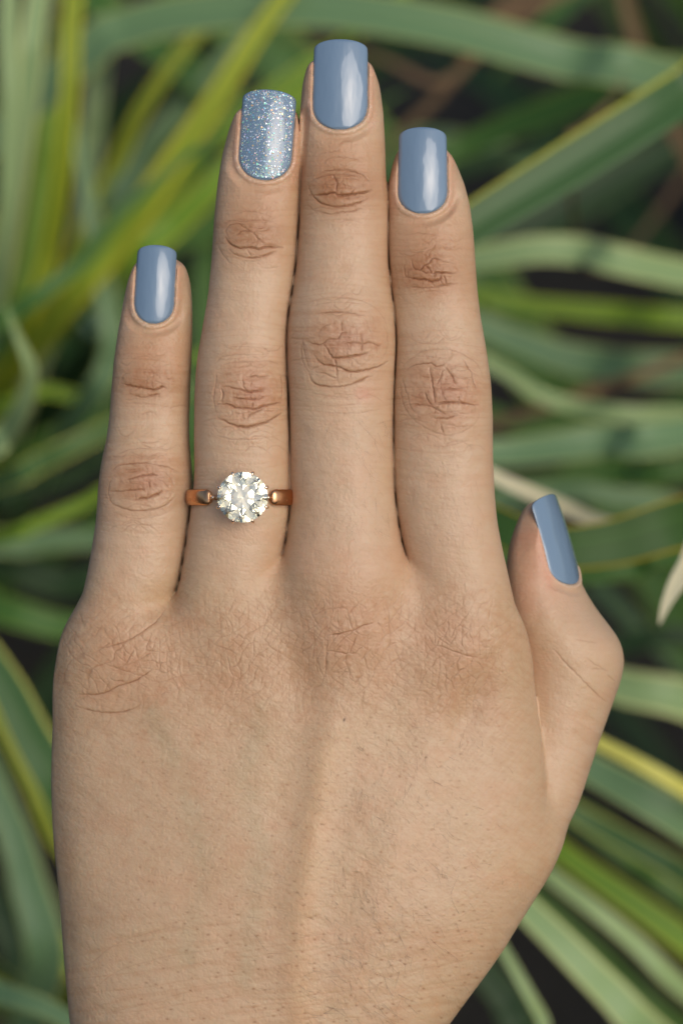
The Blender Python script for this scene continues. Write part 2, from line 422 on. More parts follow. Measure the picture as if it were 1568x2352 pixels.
class Tube:
    """cross sections stacked along y; edges traced per row, depth and thickness given at nodes"""
    def __init__(self, edges, zc, hr, tip=None, p=2.2, theta=None, rho=None, sig=12, touch=()):
        e = np.array(edges, float)
        self.p = p
        for i, q in enumerate(e):
            l = [c for c in touch if c[0] == 'L' and c[1] <= q[0] <= c[2]]; r_ = [c for c in touch if c[0] == 'R' and c[1] <= q[0] <= c[2]]
            if l: e[i, 1] -= l[0][3]
            if r_: e[i, 2] += r_[0][3]
        zf = lambda py: np.interp(py, [q[0] for q in zc], [q[1] for q in zc])
        hf = lambda py: np.interp(py, [q[0] for q in hr], [q[1] for q in hr])
        py = e[:, 0]; z = zf(py); k = (D - z) / D * S
        y = (1176 - py) * k; cx = ((e[:, 1] + e[:, 2]) / 2 - 784) * k; wd = (e[:, 2] - e[:, 1]) / 2 * k
        o = np.argsort(y); y = y[o]; cx = cx[o]; wd = wd[o]; pyo = py[o]
        self.y = np.arange(y[0] - 8, y[-1] + 8, 0.1)
        def tab(vals, sg):
            t = np.interp(self.y, y, vals)
            s1 = (vals[-1] - vals[-2]) / (y[-1] - y[-2]); hi = self.y > y[-1]
            t[hi] = vals[-1] + s1 * (self.y[hi] - y[-1])
            s0 = (vals[1] - vals[0]) / (y[1] - y[0]); lo = self.y < y[0]
            t[lo] = vals[0] + s0 * (self.y[lo] - y[0])
            return smooth_tab(t, sg)
        self.cx = tab(cx, sig); self.w2 = tab(wd ** 2, sig * 0.6)
        self.zc = tab(zf(pyo), 30); self.h = tab(hf(pyo), 30)
        self.ytip = y[-1] if tip is None else tip; self.ybot = y[0] - (200 if isinstance(self, Palm) else 0)
        self.th = None if theta is None else tab(np.interp(pyo, [q[0] for q in theta], [math.radians(q[1]) for q in theta]), 30)
        self.rho = None if rho is None else tab(np.interp(pyo, [q[0] for q in rho], [q[1] for q in rho]), 30)
    def at(self, y):
        f = lambda t: np.interp(y, self.y, t).astype(np.float32)
        return f(self.cx), np.sqrt(np.maximum(f(self.w2), 0.0025)), f(self.zc), f(self.h)
    def __call__(self, x, y, z):
        cx, wd, zc, hr = self.at(y)
        X = x - cx; Z = z - zc
        if self.th is not None:
            th = np.interp(y, self.y, self.th).astype(np.float32); rho = np.interp(y, self.y, self.rho).astype(np.float32)
            c, s = np.cos(th), np.sin(th)
            a = wd / np.sqrt(c * c + rho * rho * s * s); b = a * rho
            X, Z = X * c + Z * s, Z * c - X * s
        else:
            a = wd; b = wd * hr
        X = np.abs(X) / a; Z = np.abs(Z) / b
        p = self.p
        xp = (X + 1e-6) ** (p - 1); zp = (Z + 1e-6) ** (p - 1)
        g = xp * X + zp * Z + 1e-9
        r = g ** np.float32(1 / p)
        gr = (g ** np.float32((1 - p) / p)) * np.sqrt((xp / a) ** 2 + (zp / b) ** 2) + 1e-4
        d = np.maximum((r - 1) / gr, -np.minimum(a, b))
        return np.maximum(np.maximum(d, y - self.ytip), self.ybot - y)

class Palm(Tube):
    """flattened section with its own top and bottom height per row"""
    def __init__(self, rows):
        r = np.array(rows, float)
        zc = [(q[0], (q[3] + q[4]) / 2) for q in r]
        super().__init__(r[:, :3], zc, [(q[0], 1.0) for q in r], p=2.5, sig=14)
        py = r[:, 0]; z = (r[:, 3] + r[:, 4]) / 2; y = (1176 - py) * (D - z) / D * S; o = np.argsort(y)
        hh = (r[:, 3] - r[:, 4]) / 2
        self.hb = smooth_tab(np.interp(self.y, y[o], hh[o]), 25)
        self.zc = smooth_tab(np.interp(self.y, y[o], z[o]), 25)
    def at(self, y):
        f = lambda t: np.interp(y, self.y, t).astype(np.float32)
        wd = np.sqrt(np.maximum(f(self.w2), 0.0025))
        return f(self.cx), wd, f(self.zc), np.maximum(f(self.hb), 0.05) / wd

def smin(a, b, k):
    h = np.maximum(k - np.abs(a - b), 0) / k
    return np.minimum(a, b) - h * h * k * 0.25

FINGER_H = lambda off: [(100, .74), (330, .78), (450, .86), (780, .90), (1100, .95), (1450, .88), (1650, .6)]
MIDDLE = Tube([(122, 781, 781), (130, 738, 826), (148, 707, 852), (200, 694, 872), (260, 689, 880), (330, 690, 884), (400, 692, 886), (480, 690, 888), (540, 686, 887),
               (600, 682, 889), (660, 674, 895), (720, 665, 903), (780, 661, 907), (840, 662, 905), (900, 665, 902), (1000, 668, 901), (1100, 669, 903),
               (1170, 668, 908), (1240, 660, 918), (1310, 645, 940), (1400, 640, 945), (1500, 650, 940), (1600, 700, 895), (1700, 780, 815)],
              [(100, -1.5), (300, -0.6), (450, 0.2), (780, 0.9), (1100, 0.9), (1450, 0.6), (1650, -3)], FINGER_H(0), touch=[('L', 690, 1320, 2.6), ('R', 440, 1320, 2.6)])
RING = Tube([(232, 617, 617), (240, 570, 665), (255, 546, 681), (300, 526, 693), (350, 512, 697), (420, 500, 693), (500, 492, 688), (600, 486, 682), (680, 478, 673), (760, 464, 662),
             (830, 452, 660), (900, 447, 663), (1000, 446, 667), (1100, 447, 668), (1180, 441, 667), (1250, 432, 655), (1330, 418, 640), (1400, 400, 640), (1500, 405, 645), (1600, 445, 615), (1700, 515, 550)],
            [(100, -2.6), (300, -1.6), (560, -0.6), (900, 0.0), (1100, 0.0), (1450, -0.4), (1650, -4)],
            [(100, .74), (420, .78), (560, .86), (900, .90), (1150, .92), (1450, .85), (1650, .55)], touch=[('R', 690, 1320, 2.6), ('L', 1150, 1420, 3.5)])
INDEX = Tube([(322, 970, 970), (330, 932, 1008), (346, 912, 1028), (380, 900, 1047), (420, 892, 1065), (470, 888, 1078), (530, 887, 1086), (600, 889, 1091), (660, 895, 1095), (730, 903, 1103), (800, 907, 1116),
              (880, 903, 1127), (960, 901, 1131), (1040, 901, 1131), (1120, 903, 1134), (1200, 914, 1141), (1270, 930, 1155), (1340, 940, 1171), (1430, 935, 1190), (1530, 940, 1192), (1620, 985, 1150), (1710, 1050, 1085)],
             [(300, -2.4), (500, -1.4), (620, -0.5), (920, 0.2), (1150, 0.2), (1500, 0.0), (1680, -4)],
             [(300, .74), (490, .78), (620, .84), (920, .87), (1150, .9), (1480, .82), (1680, .55)], touch=[('L', 440, 1320, 2.6)])
PINKY = Tube([(585, 362, 362), (592, 330, 400), (605, 312, 424), (650, 295, 438), (700, 283, 442), (760, 272, 442), (830, 262, 440), (900, 256, 437), (960, 252, 435), (1010, 245, 435), (1070, 232, 440),
              (1120, 226, 443), (1180, 223, 440), (1240, 215, 431), (1330, 199, 416), (1400, 181, 385), (1470, 160, 380), (1560, 158, 372), (1640, 180, 345), (1740, 250, 290)],
             [(560, -5.2), (740, -4.2), (870, -3.4), (1090, -2.8), (1300, -2.8), (1500, -3.0), (1700, -6)],
             [(560, .74), (740, .78), (870, .86), (1090, .90), (1300, .92), (1500, .85), (1700, .55)], touch=[('R', 1150, 1420, 3.5)])
THUMB = Tube([(1148, 1240, 1240), (1155, 1215, 1266), (1171, 1199, 1278), (1200, 1186, 1287), (1240, 1171, 1299), (1280, 1163, 1312), (1330, 1160, 1330), (1370, 1160, 1350), (1410, 1160, 1376),
              (1440, 1162, 1401), (1475, 1164, 1425), (1515, 1164, 1433), (1560, 1162, 1426), (1600, 1158, 1411), (1660, 1150, 1390), (1710, 1140, 1372), (1780, 1128, 1350), (1850, 1110, 1327),
              (1900, 1090, 1301), (1960, 1070, 1274), (2010, 1050, 1238), (2100, 1000, 1170), (2200, 960, 1080)],
             [(1150, -15), (1500, -17), (1700, -16), (1900, -13), (2100, -11), (2200, -10)], [(1150, 1.0), (2200, 1.0)],
             p=2.1, theta=[(1150, 29), (1380, 28), (1560, 14), (1800, 8), (2200, 0)], rho=[(1150, 1.55), (1350, 1.45), (1520, 1.05), (1800, 1.1), (2200, 1.2)], sig=14)
PALM = Palm([(1285, 330, 1060, -9, -10), (1330, 240, 1130, -3.5, -13), (1400, 195, 1160, 2.0, -15), (1460, 164, 1197, 5.0, -16), (1530, 144, 1213, 6.6, -17), (1600, 130, 1229, 7.4, -18),
             (1700, 121, 1243, 7.6, -20), (1800, 119, 1253, 8.0, -22), (1890, 122, 1256, 8.4, -23), (1950, 127, 1254, 8.6, -24), (2010, 134, 1242, 8.8, -24.5), (2060, 138, 1214, 9, -25),
             (2110, 142, 1185, 9, -25.5), (2180, 148, 1150, 9, -26), (2240, 153, 1110, 9, -26), (2300, 158, 1066, 8.8, -26), (2352, 163, 1027, 8.6, -26), (2450, 170, 985, 8, -26),
             (2600, 172, 962, 8, -27), (3000, 165, 965, 8, -30)])

def ypx(py):
    return (1176 - py) * S

def field(x, y, z):
    def kk(p0, p1, k0, k1):
        return (k0 + (k1 - k0) * sstep(ypx(p0), ypx(p1), y)).astype(np.float32)
    f = smin(PINKY(x, y, z), RING(x, y, z), kk(1355, 1450, 0.3, 6))
    f = smin(f, MIDDLE(x, y, z), kk(1255, 1350, 0.3, 6))
    f = smin(f, INDEX(x, y, z), kk(1262, 1360, 0.3, 6))
    f = smin(f, PALM(x, y, z), kk(1290, 1450, 1.0, 7))
    f = smin(f, THUMB(x, y, z), kk(1800, 1960, 0.15, 7))
    return f

def surface_nets(vox):
    gx = np.arange(-52, 53, vox, dtype=np.float32); gy = np.arange(-126, 82, vox, dtype=np.float32); gz = np.arange(-36, 15, vox, dtype=np.float32)
    f = np.empty((len(gx), len(gy), len(gz)), np.float32)
    for j0 in range(0, len(gy), 40):
        sl = slice(j0, j0 + 40)
        f[:, sl, :] = field(gx[:, None, None], gy[None, sl, None], gz[None, None, :])
    f[:, 0, :] = np.maximum(f[:, 0, :], 0.01)
    s = f < 0
    c = s[:-1, :-1, :-1].astype(np.int8)
    for dx in (0, 1):
        for dy in (0, 1):
            for dz in (0, 1):
                if dx or dy or dz:
                    c = c + s[dx:s.shape[0] - 1 + dx, dy:s.shape[1] - 1 + dy, dz:s.shape[2] - 1 + dz]
    I, J, K = np.nonzero((c > 0) & (c < 8))
    acc = np.zeros((len(I), 3), np.float32); cnt = np.zeros(len(I), np.float32)
    cor = [(a, b, d) for a in (0, 1) for b in (0, 1) for d in (0, 1)]
    for a in cor:
        for ax in range(3):
            if a[ax]: continue
            b = list(a); b[ax] = 1
            fa = f[I + a[0], J + a[1], K + a[2]]; fb = f[I + b[0], J + b[1], K + b[2]]
            m = (fa < 0) != (fb < 0)
            t = np.where(m, fa / np.where(m, fa - fb, 1), 0)
            q = np.array(a, np.float32)[None].repeat(len(I), 0); q[:, ax] += t
            acc[m] += q[m]; cnt[m] += 1
    v = acc / cnt[:, None]
    V = np.stack([gx[I] + v[:, 0] * vox, gy[J] + v[:, 1] * vox, gz[K] + v[:, 2] * vox], -1)
    idx = np.full(tuple(n - 1 for n in f.shape), -1, np.int32); idx[I, J, K] = np.arange(len(I))
    Q = []
    for ax in range(3):
        sl0 = [slice(None)] * 3; sl1 = [slice(None)] * 3; sl0[ax] = slice(0, -1); sl1[ax] = slice(1, None)
        a = s[tuple(sl0)]; b = s[tuple(sl1)]
        e = np.nonzero(a != b)
        e = np.stack(e, -1)
        o1, o2 = [k for k in range(3) if k != ax]
        e = e[(e[:, o1] > 0) & (e[:, o2] > 0) & (e[:, o1] < f.shape[o1] - 1) & (e[:, o2] < f.shape[o2] - 1)]
        def cell(d1, d2):
            q = e.copy(); q[:, o1] += d1; q[:, o2] += d2
            return idx[q[:, 0], q[:, 1], q[:, 2]]
        quad = np.stack([cell(-1, -1), cell(0, -1), cell(0, 0), cell(-1, 0)], -1)
        ins = s[e[:, 0], e[:, 1], e[:, 2]]
        flip = ~ins if ax != 1 else ins
        quad[flip] = quad[flip][:, ::-1]
        Q.append(quad)
    Q = np.concatenate(Q); Q = Q[(Q >= 0).all(1)]
    return V, Q

def subdivide(V, Q):
    E = np.stack([Q, np.roll(Q, -1, 1)], -1).reshape(-1, 2); Es = np.sort(E, 1)
    key = Es[:, 0].astype(np.int64) * (len(V) + 1) + Es[:, 1]
    u, first, inv, cn = np.unique(key, return_index=True, return_inverse=True, return_counts=True)
    inv = inv.reshape(-1)
    mid = (V[Es[first, 0]] + V[Es[first, 1]]) * 0.5
    cen = V[Q].mean(1)
    n0 = len(V); n1 = n0 + len(u)
    em = (inv + n0).reshape(-1, 4); cc = np.arange(len(Q)) + n1
    NQ = np.stack([np.stack([Q[:, k], em[:, k], cc, em[:, (k + 3) % 4]], -1) for k in range(4)], 1).reshape(-1, 4)
    return np.concatenate([V, mid, cen]), NQ, np.nonzero(cn == 1)[0] + n0

def vert_normals(V, Q):
    n = np.cross(V[Q[:, 2]] - V[Q[:, 0]], V[Q[:, 3]] - V[Q[:, 1]])
    N = np.zeros_like(V)
    for k in range(4):
        for a in range(3):
            N[:, a] += np.bincount(Q[:, k], n[:, a], len(V)).astype(V.dtype)
    return N / (np.linalg.norm(N, axis=1)[:, None] + 1e-12)

def groove_weight(V, sg):
    """where two fingers touch, high up in the slit between them"""
    x, y, z = V[:, 0], V[:, 1], V[:, 2]
    _, py = topix(x, y, z)
    f = [t(x, y, z) for t in (PINKY, RING, MIDDLE, INDEX)]
    c = np.zeros(len(V), np.float32)
    for a, b, p0, p1 in ((0, 1, 1330, 1400), (1, 2, 1240, 1300), (2, 3, 1245, 1310)):
        c = np.maximum(c, np.exp(-((f[a] - f[b]) / sg) ** 2) * (np.minimum(f[a], f[b]) > -1.2) * (np.maximum(f[a], f[b]) < 0.9) * (1 - sstep(p0, p1, py)))
    return c.astype(np.float32)

def laplace(V, Q, wt, it):
    """weighted smoothing; only the part of the mesh that carries weight is touched"""
    Q = Q[(wt[Q] > 1e-3).any(1)]
    if not len(Q): return V
    ids, inv = np.unique(Q, return_inverse=True)
    q = inv.reshape(-1, 4); n = len(ids); X = V[ids].astype(np.float64); w = (wt[ids] * 0.8)[:, None]
    a = np.concatenate([q[:, 0], q[:, 1], q[:, 2], q[:, 3]]); b = np.concatenate([q[:, 1], q[:, 2], q[:, 3], q[:, 0]])
    s = np.concatenate([a, b]); t = np.concatenate([b, a])
    cnt = np.bincount(s, minlength=n) + 1e-9
    for _ in range(it):
        A = np.stack([np.bincount(s, X[t, k], n) for k in range(3)], -1) / cnt[:, None]
        X = X + (A - X) * w
    V = V.copy(); V[ids] = X
    return V.astype(np.float32)

def back_weight(px, py, z, N):
    w = sstep(1285, 1400, py - 90 * sstep(520, 400, px)) * (1 - sstep(2300, 2400, py)) * sstep(0.25, 0.6, N[:, 2])
    w = w * (1 - sstep(1130, 1165, px) * sstep(-2.5, -8.0, z))
    return w.astype(np.float32)

def relax_back(V, Q):
    N = vert_normals(V, Q)
    w = back_weight(*topix(V[:, 0], V[:, 1], V[:, 2]), V[:, 2], N)
    return laplace(V, Q, w, 90), w

def project(V, it=2):
    e = np.float32(0.05)
    for _ in range(it):
        x, y, z = V[:, 0], V[:, 1], V[:, 2]
        f0 = field(x, y, z)
        g = np.stack([field(x + e, y, z) - f0, field(x, y + e, z) - f0, field(x, y, z + e) - f0], -1) / e
        st = f0[:, None] * g / (np.sum(g * g, 1)[:, None] + 0.05)
        ln = np.linalg.norm(st, axis=1)[:, None]
        V = V - st * np.minimum(1, 0.35 / (ln + 1e-9))
    return V

# ------------------------------------------------------------------ nails
def finger_top(t, py):
    y = ypx(py)
    cx, wd, zc, hr = t.at(np.array([y], np.float32))
    return float(zc[0] + wd[0] * hr[0])

class Nail:
    """plate in its own frame: t from cuticle (0) to free edge (1), s sideways in mm, q height"""
    def __init__(self, base, tip, hw0, hw1, sag, bulge, n=None, rim=0.34, thick=0.5):
        self.rim, self.thick = rim, thick
        self.B = np.array(base); T = np.array(tip); d = T - self.B
        self.L = np.linalg.norm(d); self.el = d / self.L
        n = np.array([0, 0, 1.0]) if n is None else np.array(n, float)
        n = n - (n @ self.el) * self.el; self.n = n / np.linalg.norm(n)
        self.ew = np.cross(self.el, self.n)
        self.hw0, self.hw1, self.sag, self.bulge = hw0, hw1, sag, bulge
    def hw(self, t):
        t = np.clip(t, 0, 1)
        a = self.hw0 + (self.hw1 - self.hw0) * t
        lo = np.clip(1 - t / 0.30, 0, 1); hi = np.clip((t - 0.86) / 0.14, 0, 1)
        return a * (1 - lo ** 2.3) ** (1 / 2.0) * (1 - 0.55 * hi ** 4) * (1 - hi ** 14) ** 0.5
    def height(self, t, s):
        return self.bulge * (4 * np.clip(t, -0.3, 1.2) * (1 - np.clip(t, -0.3, 1.2))) - self.sag * (s / self.hw0) ** 2
    def pt(self, t, s, dq=0.0):
        q = self.height(t, s) + dq
        return self.B + np.multiply.outer(t * self.L, self.el) + np.multiply.outer(s, self.ew) + np.multiply.outer(q, self.n)
    def coords(self, V):
        d = V - self.B
        t = d @ self.el / self.L; s = d @ self.ew; q = d @ self.n - self.height(t, s)
        return t, s, q
    def outline(self, n=120):
        t = 0.5 - 0.5 * np.cos(np.linspace(0, np.pi, n)); h = self.hw(t)
        return np.concatenate([np.stack([t * self.L, h], -1), np.stack([t * self.L, -h], -1)])
    def mesh(self, name, nt=64, nu=33):
        t = 0.5 - 0.5 * np.cos(np.linspace(0.0, np.pi, nt)); u = np.sin(np.linspace(-np.pi / 2, np.pi / 2, nu))
        Tt = np.repeat(t, nu); U = np.tile(u, nt)
        H = self.hw(Tt); s = U * H
        edge = np.minimum.reduce([H * (1 - np.abs(U)), (1 - Tt) * self.L * 1.0 + 0.02, Tt * self.L + 0.02])
        rnd = -self.rim * (1 - np.clip(edge / 0.55, 0, 1)) ** 2.2
        top = self.pt(Tt, s, rnd); bot = self.pt(Tt, s * 0.985, -self.thick)
        k = nt; i = np.arange(nt * nu).reshape(nt, nu); j = i + nt * nu
        ring = np.concatenate([i[0, :], i[1:, -1], i[-1, -2::-1], i[-2:0:-1, 0]])
        r2 = np.roll(ring, -1)
        F = [np.stack([i[:-1, :-1], i[:-1, 1:], i[1:, 1:], i[1:, :-1]], -1).reshape(-1, 4),
             np.stack([j[:-1, :-1], j[1:, :-1], j[1:, 1:], j[:-1, 1:]], -1).reshape(-1, 4),
             np.stack([r2, ring, ring + nt * nu, r2 + nt * nu], -1)]
        return np_mesh(name, np.concatenate([top, bot]) / 1000, F)

def flat_nail(tube, bx, by, tx, ty, hw0, hw1, drop, sag=1.5, bulge=0.8, lift=0.0):
    zb = finger_top(tube, by) - 0.15 + lift
    return Nail(P(bx, by, zb), P(tx, ty, zb - drop), hw0 * S, hw1 * S, sag, bulge)

NAILS = {
    'middle': flat_nail(MIDDLE, 780, 297, 783, 89, 64, 61, 1.3),
    'ring': flat_nail(RING, 604, 413, 620, 205, 61, 61.5, 1.3),
    'index': flat_nail(INDEX, 970, 490, 971, 291, 58, 54, 1.3),
    'pinky': flat_nail(PINKY, 351, 743, 361, 562, 47, 45, 1.1, sag=1.3),
}
def thumb_nail():
    th = math.radians(29); n = np.array([math.cos(th), 0, math.sin(th)])
    def axis(py, extra):
        y = (1176 - py) * S * 1.03
        cx, wd, zc, _ = THUMB.at(np.array([y], np.float32))
        a = wd[0] / math.sqrt(math.cos(th) ** 2 + (1.55 * math.sin(th)) ** 2)
        return np.array([cx[0], y, zc[0]]) + n * (a + extra)
    b = axis(1340, 0.25); m = axis(1230, 0.3)
    d = (m - b) / np.linalg.norm(m - b)
    tip = b + d * 16.0
    return Nail(b, tip, 5.7, 5.1, 1.5, 0.35, n, rim=0.12, thick=0.36)
NAILS['thumb'] = thumb_nail()

# ------------------------------------------------------------------ skin creases (traced)
CR = {1: (477.2, 54.5, .4348), 2: (204.5, 531.7, .3043), 3: (613.5, 613.5, .3478), 4: (954.4, 1022.6, .3913),
      5: (102.3, 1158.9, .4348), 6: (613.5, 1158.9, .4348), 7: (102.3, 1772.4, .4348)}
CREASES = """
1 3 535,905 600,902 660,895 690,905 760,900 830,890 865,878
1 2 530,850 545,895 580,935 620,955 690,965 760,955 820,935 850,915
1 1.6 560,985 640,1003 700,995 760,990 810,975
1 1.4 540,835 580,815 640,800 700,795 760,800 830,810
1 1.8 660,795 680,840 678,885
1 1.6 590,790 630,775 700,770 770,780 820,800 850,830
1 1.2 600,740 650,710 700,705 760,710 820,725
1 1 580,690 640,680 700,665
1 1 690,640 720,620 760,625
1 1.2 520,930 540,970 580,1000
1 2.6 95,1130 120,1165 170,1185 230,1180 260,1190 300,1180 360,1180 400,1182
1 1.8 110,1190 150,1220 220,1235 280,1228 330,1215 365,1200
1 1.2 140,1235 200,1255 270,1250
1 1.4 90,1100 110,1070 160,1055 200,1080 230,1100 280,1110
1 1.6 150,1120 180,1095 230,1100 260,1130 290,1165
1 1.2 240,1090 290,1095 340,1075 380,1080
1 1.3 80,1060 130,1040 190,1045 260,1035 330,1045 380,1070
1 1 130,1010 200,990 280,1000 360,1030
1 1 50,1160 70,1210 110,1260 170,1290
1 1 280,1290 340,1290 390,1280
1 2.2 1040,1335 1080,1345 1130,1350 1180,1360 1225,1350 1228,1330
1 2.4 1180,1320 1230,1315 1310,1318
1 1.6 1060,1385 1130,1395 1200,1388 1260,1380 1320,1370
1 1.8 1075,1250 1085,1290 1120,1300 1140,1280 1165,1265 1190,1240 1230,1250 1300,1265
1 1.6 1120,1300 1150,1315 1185,1310
1 1.6 1150,1285 1170,1300 1185,1325
1 1.2 1050,1200 1100,1210 1150,1200 1190,1180 1210,1150
1 1.2 1160,1240 1175,1205 1200,1175
1 1 1040,1120 1100,1105 1170,1110 1230,1120
1 1 1230,1160 1290,1165
1 1.3 1040,1270 1035,1310 1045,1340
2 2.6 245,1145 300,1160 360,1170 420,1180 470,1192 520,1185 560,1170 590,1185
2 1.8 330,1235 400,1248 470,1240 540,1220
2 1.2 240,1130 270,1080 320,1070
2 1.2 430,1080 440,1130 430,1175
2 1 380,1080 450,1060 520,1085 540,1120
2 1 260,1300 350,1295 450,1300 560,1310
2 1 330,960 420,940 500,970
2 1 480,1130 540,1140 580,1170
2 1.4 180,1810 230,1770 330,1755 430,1750 530,1765 620,1790 670,1810
2 2 270,1880 330,1865 400,1845 470,1835 520,1840
2 1.8 160,1960 240,1960 330,1950 400,1945 430,1965
2 2.4 340,2020 420,2015 500,1990 560,1960
2 1.6 150,1990 170,2040 230,2080 330,2105 420,2108 520,2090 600,2050 650,1990
2 1.2 180,1870 150,1930 150,2000
2 1.2 370,1850 390,1900 420,1960
2 1 250,1910 320,1880 350,1870
2 1 560,1800 610,1860 640,1930
2 1.2 480,1850 560,1890 620,1950
2 1.1 190,1700 300,1650 420,1640 540,1650
2 1.1 190,2120 300,2160 420,2165 540,2140 640,2090
2 2 1000,1170 1060,1175 1120,1190 1180,1205 1230,1210 1290,1200 1350,1190
2 1.6 1000,1180 1010,1240 1000,1290
2 1.8 1060,1250 1120,1258 1200,1268 1260,1265 1320,1250
2 2.4 970,1300 1050,1305 1110,1330 1180,1335 1250,1340 1320,1315 1400,1300 1440,1290
2 1.8 1195,1410 1210,1385 1270,1355 1330,1325
2 2.6 980,1410 1030,1435 1090,1460 1170,1478 1250,1465 1330,1440 1400,1405 1450,1370
2 1.1 960,1050 960,1150 945,1220 950,1300 975,1400
2 1.6 1190,1105 1240,1090 1290,1100 1360,1090
2 1.4 1160,1120 1170,1180 1200,1205
2 1.3 1000,1010 1080,990 1180,985 1300,980 1380,985 1430,1010
2 1.3 950,1000 1000,950 1100,930 1220,930 1350,935
2 1.3 1440,1080 1450,1180 1440,1280
2 1.4 1240,1280 1230,1330 1240,1350
2 1.3 1150,1340 1160,1400 1175,1420
2 1.2 1270,1270 1290,1220 1310,1200
2 1.2 920,1530 1000,1550 1100,1570 1200,1570 1320,1560 1430,1540
2 1 940,1440 960,1500 1010,1530
2 1 1000,880 1120,870 1250,875 1380,890
3 1.8 265,490 310,505 345,512 375,505 395,485 440,475 475,470 495,435 550,432
3 2.4 375,510 400,545 420,580 440,600 500,600 560,588 620,578 670,568
3 1.8 505,510 560,502 620,505 680,500 730,520 745,510
3 2.4 310,575 330,610 370,640 420,650 470,658 510,680 555,692 620,685 690,670 750,650 790,620
3 1.8 440,600 455,640 460,690 465,745
3 1.5 320,690 380,705 430,725 460,740
3 2.2 280,710 310,770 380,785 450,790 520,783 590,760 640,735 690,718
3 1.6 325,310 400,300 480,298 560,305 640,325
3 1.3 345,440 350,480 355,510
3 1.2 345,440 380,390 440,370
3 1.4 490,350 490,400 495,435
3 1.6 620,440 625,500 620,560
3 1.2 250,430 240,500 250,570 270,640 300,700
3 1.2 240,470 230,560 250,650 300,720
3 1.3 655,360 670,410 690,440
3 1.1 580,420 570,460 560,500
3 1.1 725,520 722,545 720,570
3 1.3 555,690 548,715 545,740
3 1.1 520,600 530,620 540,640
3 1.1 300,830 400,850 500,860 560,860
3 1 290,900 400,915 520,915 620,895
3 1 370,960 500,965 620,960 740,940
3 1 250,250 350,210 480,200 600,215 700,260 770,340 790,430
3 1 290,260 400,235 520,235 640,245
3 1 760,380 790,450 780,550 740,620
3 1.8 920,680 960,655 1020,640 1080,635 1110,655 1150,650 1170,640
3 2 1075,660 1080,720 1095,800 1100,850 1110,900
3 2 1170,655 1210,710 1240,775
3 1.4 1165,670 1140,730 1120,780
3 2.2 1110,905 1180,895 1260,892 1330,905 1390,912
3 1.8 960,905 1020,910 1080,920 1120,940 1180,975
3 1.8 1080,990 1140,1000 1200,995 1260,980
3 1.8 1040,820 1055,870 1090,915
3 1.2 940,840 980,860 1030,870
3 1.5 1150,800 1160,850 1180,890
3 1.5 1150,810 1230,805 1310,800
3 1.4 1290,610 1320,660 1345,700 1360,760 1375,810
3 1.1 1330,690 1360,705 1390,720
3 1.1 1330,740 1322,780 1315,820
3 1.2 900,720 910,780 930,850 950,920 1000,990
3 1.2 885,760 890,840 910,920 960,1000 1060,1070 1150,1105 1230,1105 1300,1080 1370,1030 1400,960
3 1.3 930,640 1000,570 1100,545 1200,545 1300,580 1380,640 1420,720
3 1.2 1190,1040 1260,1055 1340,1050
3 1 1060,1180 1160,1185 1260,1165 1330,1140
3 1.1 900,660 960,600 1040,590 1140,600 1200,600
6 1.2 240,590 300,560 360,545 420,535
6 1.7 320,690 380,680 440,665 500,640 555,625
6 1.4 310,770 370,775 430,790
6 1.2 245,620 250,700 245,770 235,810
6 1.4 320,690 315,770 310,840 305,910
6 1.5 430,790 450,740 470,690
6 1.2 430,790 410,810 390,830
6 1.2 330,630 380,655 430,690
6 1 400,700 430,740 440,770
6 1 230,800 265,800 300,800
6 1.2 340,890 400,880 450,890
6 1.1 340,890 380,870 430,850
6 1.4 880,740 940,755 1000,780 1060,800 1110,805
6 1 840,680 880,740 930,800 980,860
6 1.1 880,620 920,680 980,750
6 1 960,650 1010,665 1060,710
6 1 950,590 960,660 950,730
6 1 1020,640 1030,700 1000,760
6 1 1080,570 1075,640 1080,690
5 1.8 180,1000 250,1005 330,990 400,955 480,930 540,895 570,870
5 1.6 170,1065 250,1090 340,1100 430,1090 510,1060
5 1.5 290,760 370,745 440,720 510,680 590,620 635,560
5 1.2 300,830 380,860 460,840 540,800 600,760
5 1 330,900 345,960 340,1000
5 1 420,760 430,840 440,900
5 1 480,740 500,830 530,900
5 1 540,720 580,800 600,870
5 0.9 700,640 720,760 700,880
5 0.9 640,700 660,800 640,920
4 1.36 800,1190 860,1260 930,1330 1000,1400 1070,1470 1110,1500
4 1.3 1000,1250 1060,1290 1130,1330
4 1.2 1030,1310 1070,1312 1110,1310
4 1.3 1120,1345 1145,1365 1170,1390
4 1.2 940,1140 1000,1150 1060,1160
7 0.8 130,1030 240,1015 330,945 430,890 560,850 700,815
7 0.7 140,1155 260,1140 400,1050 600,990 760,960 900,950
7 0.7 330,1280 480,1240 700,1180 900,1150
"""

